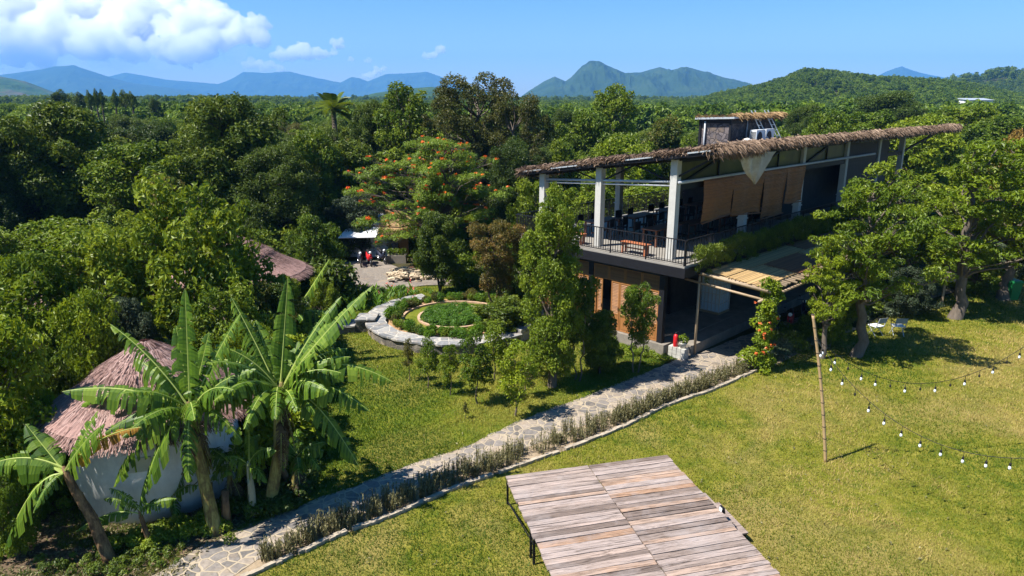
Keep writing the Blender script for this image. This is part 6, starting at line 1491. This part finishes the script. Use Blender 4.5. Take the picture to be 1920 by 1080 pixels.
motorbike('black motorbike parked in the yard right of the red one, half in shade', G(716, 492), R(-60), 'blue_black')
motorbike('dark motorbike in deep shade under the awning, nearest the vine', W(4.6, -2.6, 0.02), BA + R(20), 'blue_black')
motorbike('dark motorbike in deep shade under the awning, second from the vine', W(6.2, -2.5, 0.02), BA + R(200), 'red_paint')
motorbike('dark motorbike in deep shade under the awning, third from the vine', W(7.8, -2.5, 0.02), BA + R(30), 'blue_black')
# stone pile in the yard
rs = np.random.RandomState(3); m = MB()
for i in range(420):
    t = rs.rand(); c = G(735 + 75 * t + rs.randn() * 5, 520 - 5 * t + rs.randn() * 4.5); d = abs(t - 0.3)
    z = max(0, 0.38 * (1 - d * 1.2) - 0.25 * rs.rand()); s_ = 0.06 + 0.10 * rs.rand(); m.cur = rs.rand()
    P = [Vector((x * s_ * (0.7 + .6 * rs.rand()), y * s_ * (0.7 + .6 * rs.rand()), zz * s_ * 0.7 * (0.6 + .7 * rs.rand()))) for zz in (0, 1) for x, y in ((-1, -1), (1, -1), (1, 1), (-1, 1))]
    a = rs.rand() * 6.28; m.hexa([(c.x + p.x * math.cos(a) - p.y * math.sin(a), c.y + p.x * math.sin(a) + p.y * math.cos(a), z + p.z) for p in P])
tag(m.build('rubble', M['pale_stone']), kind='stuff')
pt_ = empty('clay_pot', G(777, 511), 0, 'low wide terracotta bowl behind the pale stone pile in the yard', 'pot')
m = MB(); m.lathe([(0.2, 0), (0.42, 0.22), (0.46, 0.27), (0.40, 0.27)], n=20); m.build('bowl', M['clay'], pt_, True)
# edge planter by the shed
m = MB(); m.box(-0.6, 0.6, -0.3, 0.3, 0, 0.5); o = m.build('planter_box', M['plinth']); o.location = G(745, 492); V, F, T = crown_leaves([(np.array([x, 0, 0.65]), 0.28) for x in (-.4, 0, .4)], 0.12, 0.7, rs, 0.5, 0.6)
po_ = link(bpy.data.objects.new('foliage', np_mesh('foliage', V, F, T, [M['leaf_lime']])), o); tag(o, 'grey block planter with bright leaves at the shed corner', 'planter')
# distant roof below the forest hill and pale gable behind the restaurant
gh = at(1830, 188, 300); fr_ = empty('greenhouse', (gh.x, 300, ground_h(np.array([gh.x]), np.array([300.0]))[0]), R(12), 'long pale low roof among trees under the forest hill at the right', 'greenhouse')
zz = gh.z - fr_.location.z; fr_.scale = (0.8, 0.8, 1)
m = MB(); m.box(-7.5, 7.5, -3, 3, -2, zz); m.build('wall', M['plaster'], fr_)
m = MB(); m.hexa([(-8, -3.6, zz), (8, -3.6, zz), (8, 3.6, zz + 0.5), (-8, 3.6, zz + .5), (-8, -3.6, zz + .1), (8, -3.6, zz + .1), (8, 3.6, zz + 0.9), (-8, 3.6, zz + 0.9)]); m.build('roof', M['zinc'], fr_)
gp = at(1215, 262, 78.0); gb = empty('small_house', (gp.x, 78.0, 0), R(-20), 'pale pointed gable peeping over the restaurant roof beside bright trees', 'house')
m = MB(); z1 = gp.z
for y in (-1.5, 1.5): m.quad((-0.9, y, 0), (0.9, y, 0), (0.9, y, z1 - 0.9), (-0.9, y, z1 - 0.9)); m.tri((-0.9, y, z1 - 0.9), (0.9, y, z1 - 0.9), (0.0, y, z1))
for x in (-0.9, 0.9): m.quad((x, -1.5, 0), (x, 1.5, 0), (x, 1.5, z1 - 0.9), (x, -1.5, z1 - 0.9))
m.build('wall', M['white_paint'], gb)
m = MB(); 
for s in (-1, 1): m.hexa([(s * 1.1, -1.7, z1 - 1.1), (0, -1.7, z1), (0, 1.7, z1), (s * 1.1, 1.7, z1 - 1.1), (s * 1.1, -1.7, z1 - 1.03), (0, -1.7, z1 + .07), (0, 1.7, z1 + .07), (s * 1.1, 1.7, z1 - 1.03)])
m.build('roof', M['zinc'], gb)

# ================================================================ clouds (outside the haze) and the air itself
def cloud_mat(dens):
    m = bpy.data.materials.new('cloud'); m.use_nodes = True; N, L = m.node_tree.nodes, m.node_tree.links
    N.remove(N['Principled BSDF']); v = N.new('ShaderNodeVolumePrincipled'); v.inputs['Color'].default_value = (1, 1, 1, 1); v.inputs['Density'].default_value = dens; v.inputs['Anisotropy'].default_value = 0.0
    L.new(v.outputs[0], N['Material Output'].inputs['Volume']); return m
M['cloud'] = cloud_mat(0.0050); M['cloud_thin'] = cloud_mat(0.007); M['cloud_veil'] = cloud_mat(0.0004)
tx1 = bpy.data.textures.new('billow', 'CLOUDS'); tx1.noise_scale = 420; tx1.noise_depth = 3; tx1.noise_basis = 'VORONOI_F1'
tx2 = bpy.data.textures.new('curl', 'CLOUDS'); tx2.noise_scale = 150; tx2.noise_depth = 3; tx2.noise_basis = 'VORONOI_F1'
def cloud(label, lumps, Y, seed, mat='cloud', voxel=42, disp=(-420, -170), back=24):
    """lumps: (px, py, radius in px, depth offset)"""
    bm = bmesh.new(); rr = random.Random(seed); c0_ = None
    for px, py, r, dy in lumps:
        p = at(px, py, Y + dy + (125 - py) * back); rad = r / FPX * Y
        if c0_ is None: c0_ = p.copy()
        for k in range(7):
            q = p - c0_ + Vector((rr.uniform(-.75, .75), rr.uniform(-.6, .6), rr.uniform(-.35, .7))) * rad; s_ = rad * rr.uniform(0.32, 0.62)
            bmesh.ops.create_icosphere(bm, subdivisions=2, radius=1, matrix=Matrix.Translation(q) @ Matrix.Diagonal((s_, s_, s_ * 0.9, 1)))
        bmesh.ops.create_icosphere(bm, subdivisions=2, radius=1, matrix=Matrix.Translation(p - c0_) @ Matrix.Diagonal((rad * .8, rad * .8, rad * .6, 1)))
    me = bpy.data.meshes.new('cloud'); bm.to_mesh(me); bm.free(); me.materials.append(M[mat])
    o = link(bpy.data.objects.new('cloud', me)); o.location = c0_
    md = o.modifiers.new('union', 'REMESH'); md.mode = 'VOXEL'; md.voxel_size = voxel
    for t_, s_ in ((tx1, disp[0]), (tx2, disp[1])):
        md = o.modifiers.new('billow', 'DISPLACE'); md.texture = t_; md.strength = s_; md.mid_level = 0.5; md.texture_coords = 'LOCAL'
    return tag(o, label, 'cloud', 'cumulus clouds over the mountains')
YC = 15000
cloud('great white cumulus bank filling the upper left of the sky', [(-60, -20, 80, 300), (60, -25, 70, 300), (160, -25, 60, 300), (280, 15, 50, 200), (340, 35, 50, 100), (-120, 40, 90, 0), (-40, 60, 75, 0), (30, 20, 80, 300), (20, 90, 55, -300), (90, 60, 75, 0), (150, 20, 70, 400), (180, 80, 55, -200), (230, 45, 70, 200), (250, 95, 40, -300), (300, 40, 55, 200), (330, 70, 55, -100), (370, 90, 45, -300), (390, 45, 48, 100), (430, 70, 38, 0), (470, 62, 32, -100), (490, 75, 22, -200), (100, -30, 80, 500), (200, -25, 60, 500), (-160, 100, 60, -200)], YC, 1)
cloud('pale veil of cloud below the great white bank, above the left mountains', [(-60, 110, 60, 0), (60, 115, 40, 0), (140, 118, 36, 0), (220, 115, 34, 0), (300, 112, 34, 0), (380, 108, 30, 0), (440, 105, 26, 0), (0, 125, 40, 300)], YC + 600, 8, 'cloud_veil', 60, (-200, -120))
cloud('mid-sized ragged cloud right of the great white bank', [(530, 105, 18, 0), (555, 98, 22, 0), (580, 105, 17, 0), (605, 100, 15, 0), (632, 84, 13, 0), (625, 100, 12, 0), (660, 112, 9, 0), (690, 114, 6, 0)], YC, 2, 'cloud_thin', 25, (-160, -130))
cloud('small hooked cloud alone in the blue sky', [(800, 106, 9, 0), (812, 104, 9, 0), (825, 95, 9, 0), (829, 90, 6, 0)], YC, 3, 'cloud_thin', 18, (-90, -80))
cloud('small low cloud touching the big mountain crest', [(480, 122, 13, 0), (500, 128, 12, 0), (465, 125, 9, 0), (525, 130, 9, 0)], 12500, 4, 'cloud_thin', 20, (-100, -90))
cloud('thin wispy cloud behind the mountain saddle', [(695, 142, 9, 0), (708, 134, 9, 0), (718, 128, 6, 0), (685, 146, 7, 0)], YC, 5, 'cloud_thin', 18, (-100, -90))
m = MB(); m.box(-10400, 10400, -500, 9900, -6, 600)
hz = m.build('haze', [bpy.data.materials.new('haze')]); tag(hz, kind='stuff')
hm = hz.data.materials[0]; hm.use_nodes = True; N, L = hm.node_tree.nodes, hm.node_tree.links; N.remove(N['Principled BSDF'])
v = N.new('ShaderNodeVolumePrincipled'); v.inputs['Color'].default_value = (0.16, 0.46, 1.0, 1); v.inputs['Density'].default_value = 1.3e-4; v.inputs['Anisotropy'].default_value = 0.0
L.new(v.outputs[0], N['Material Output'].inputs['Volume'])
hz.display_type = 'WIRE'
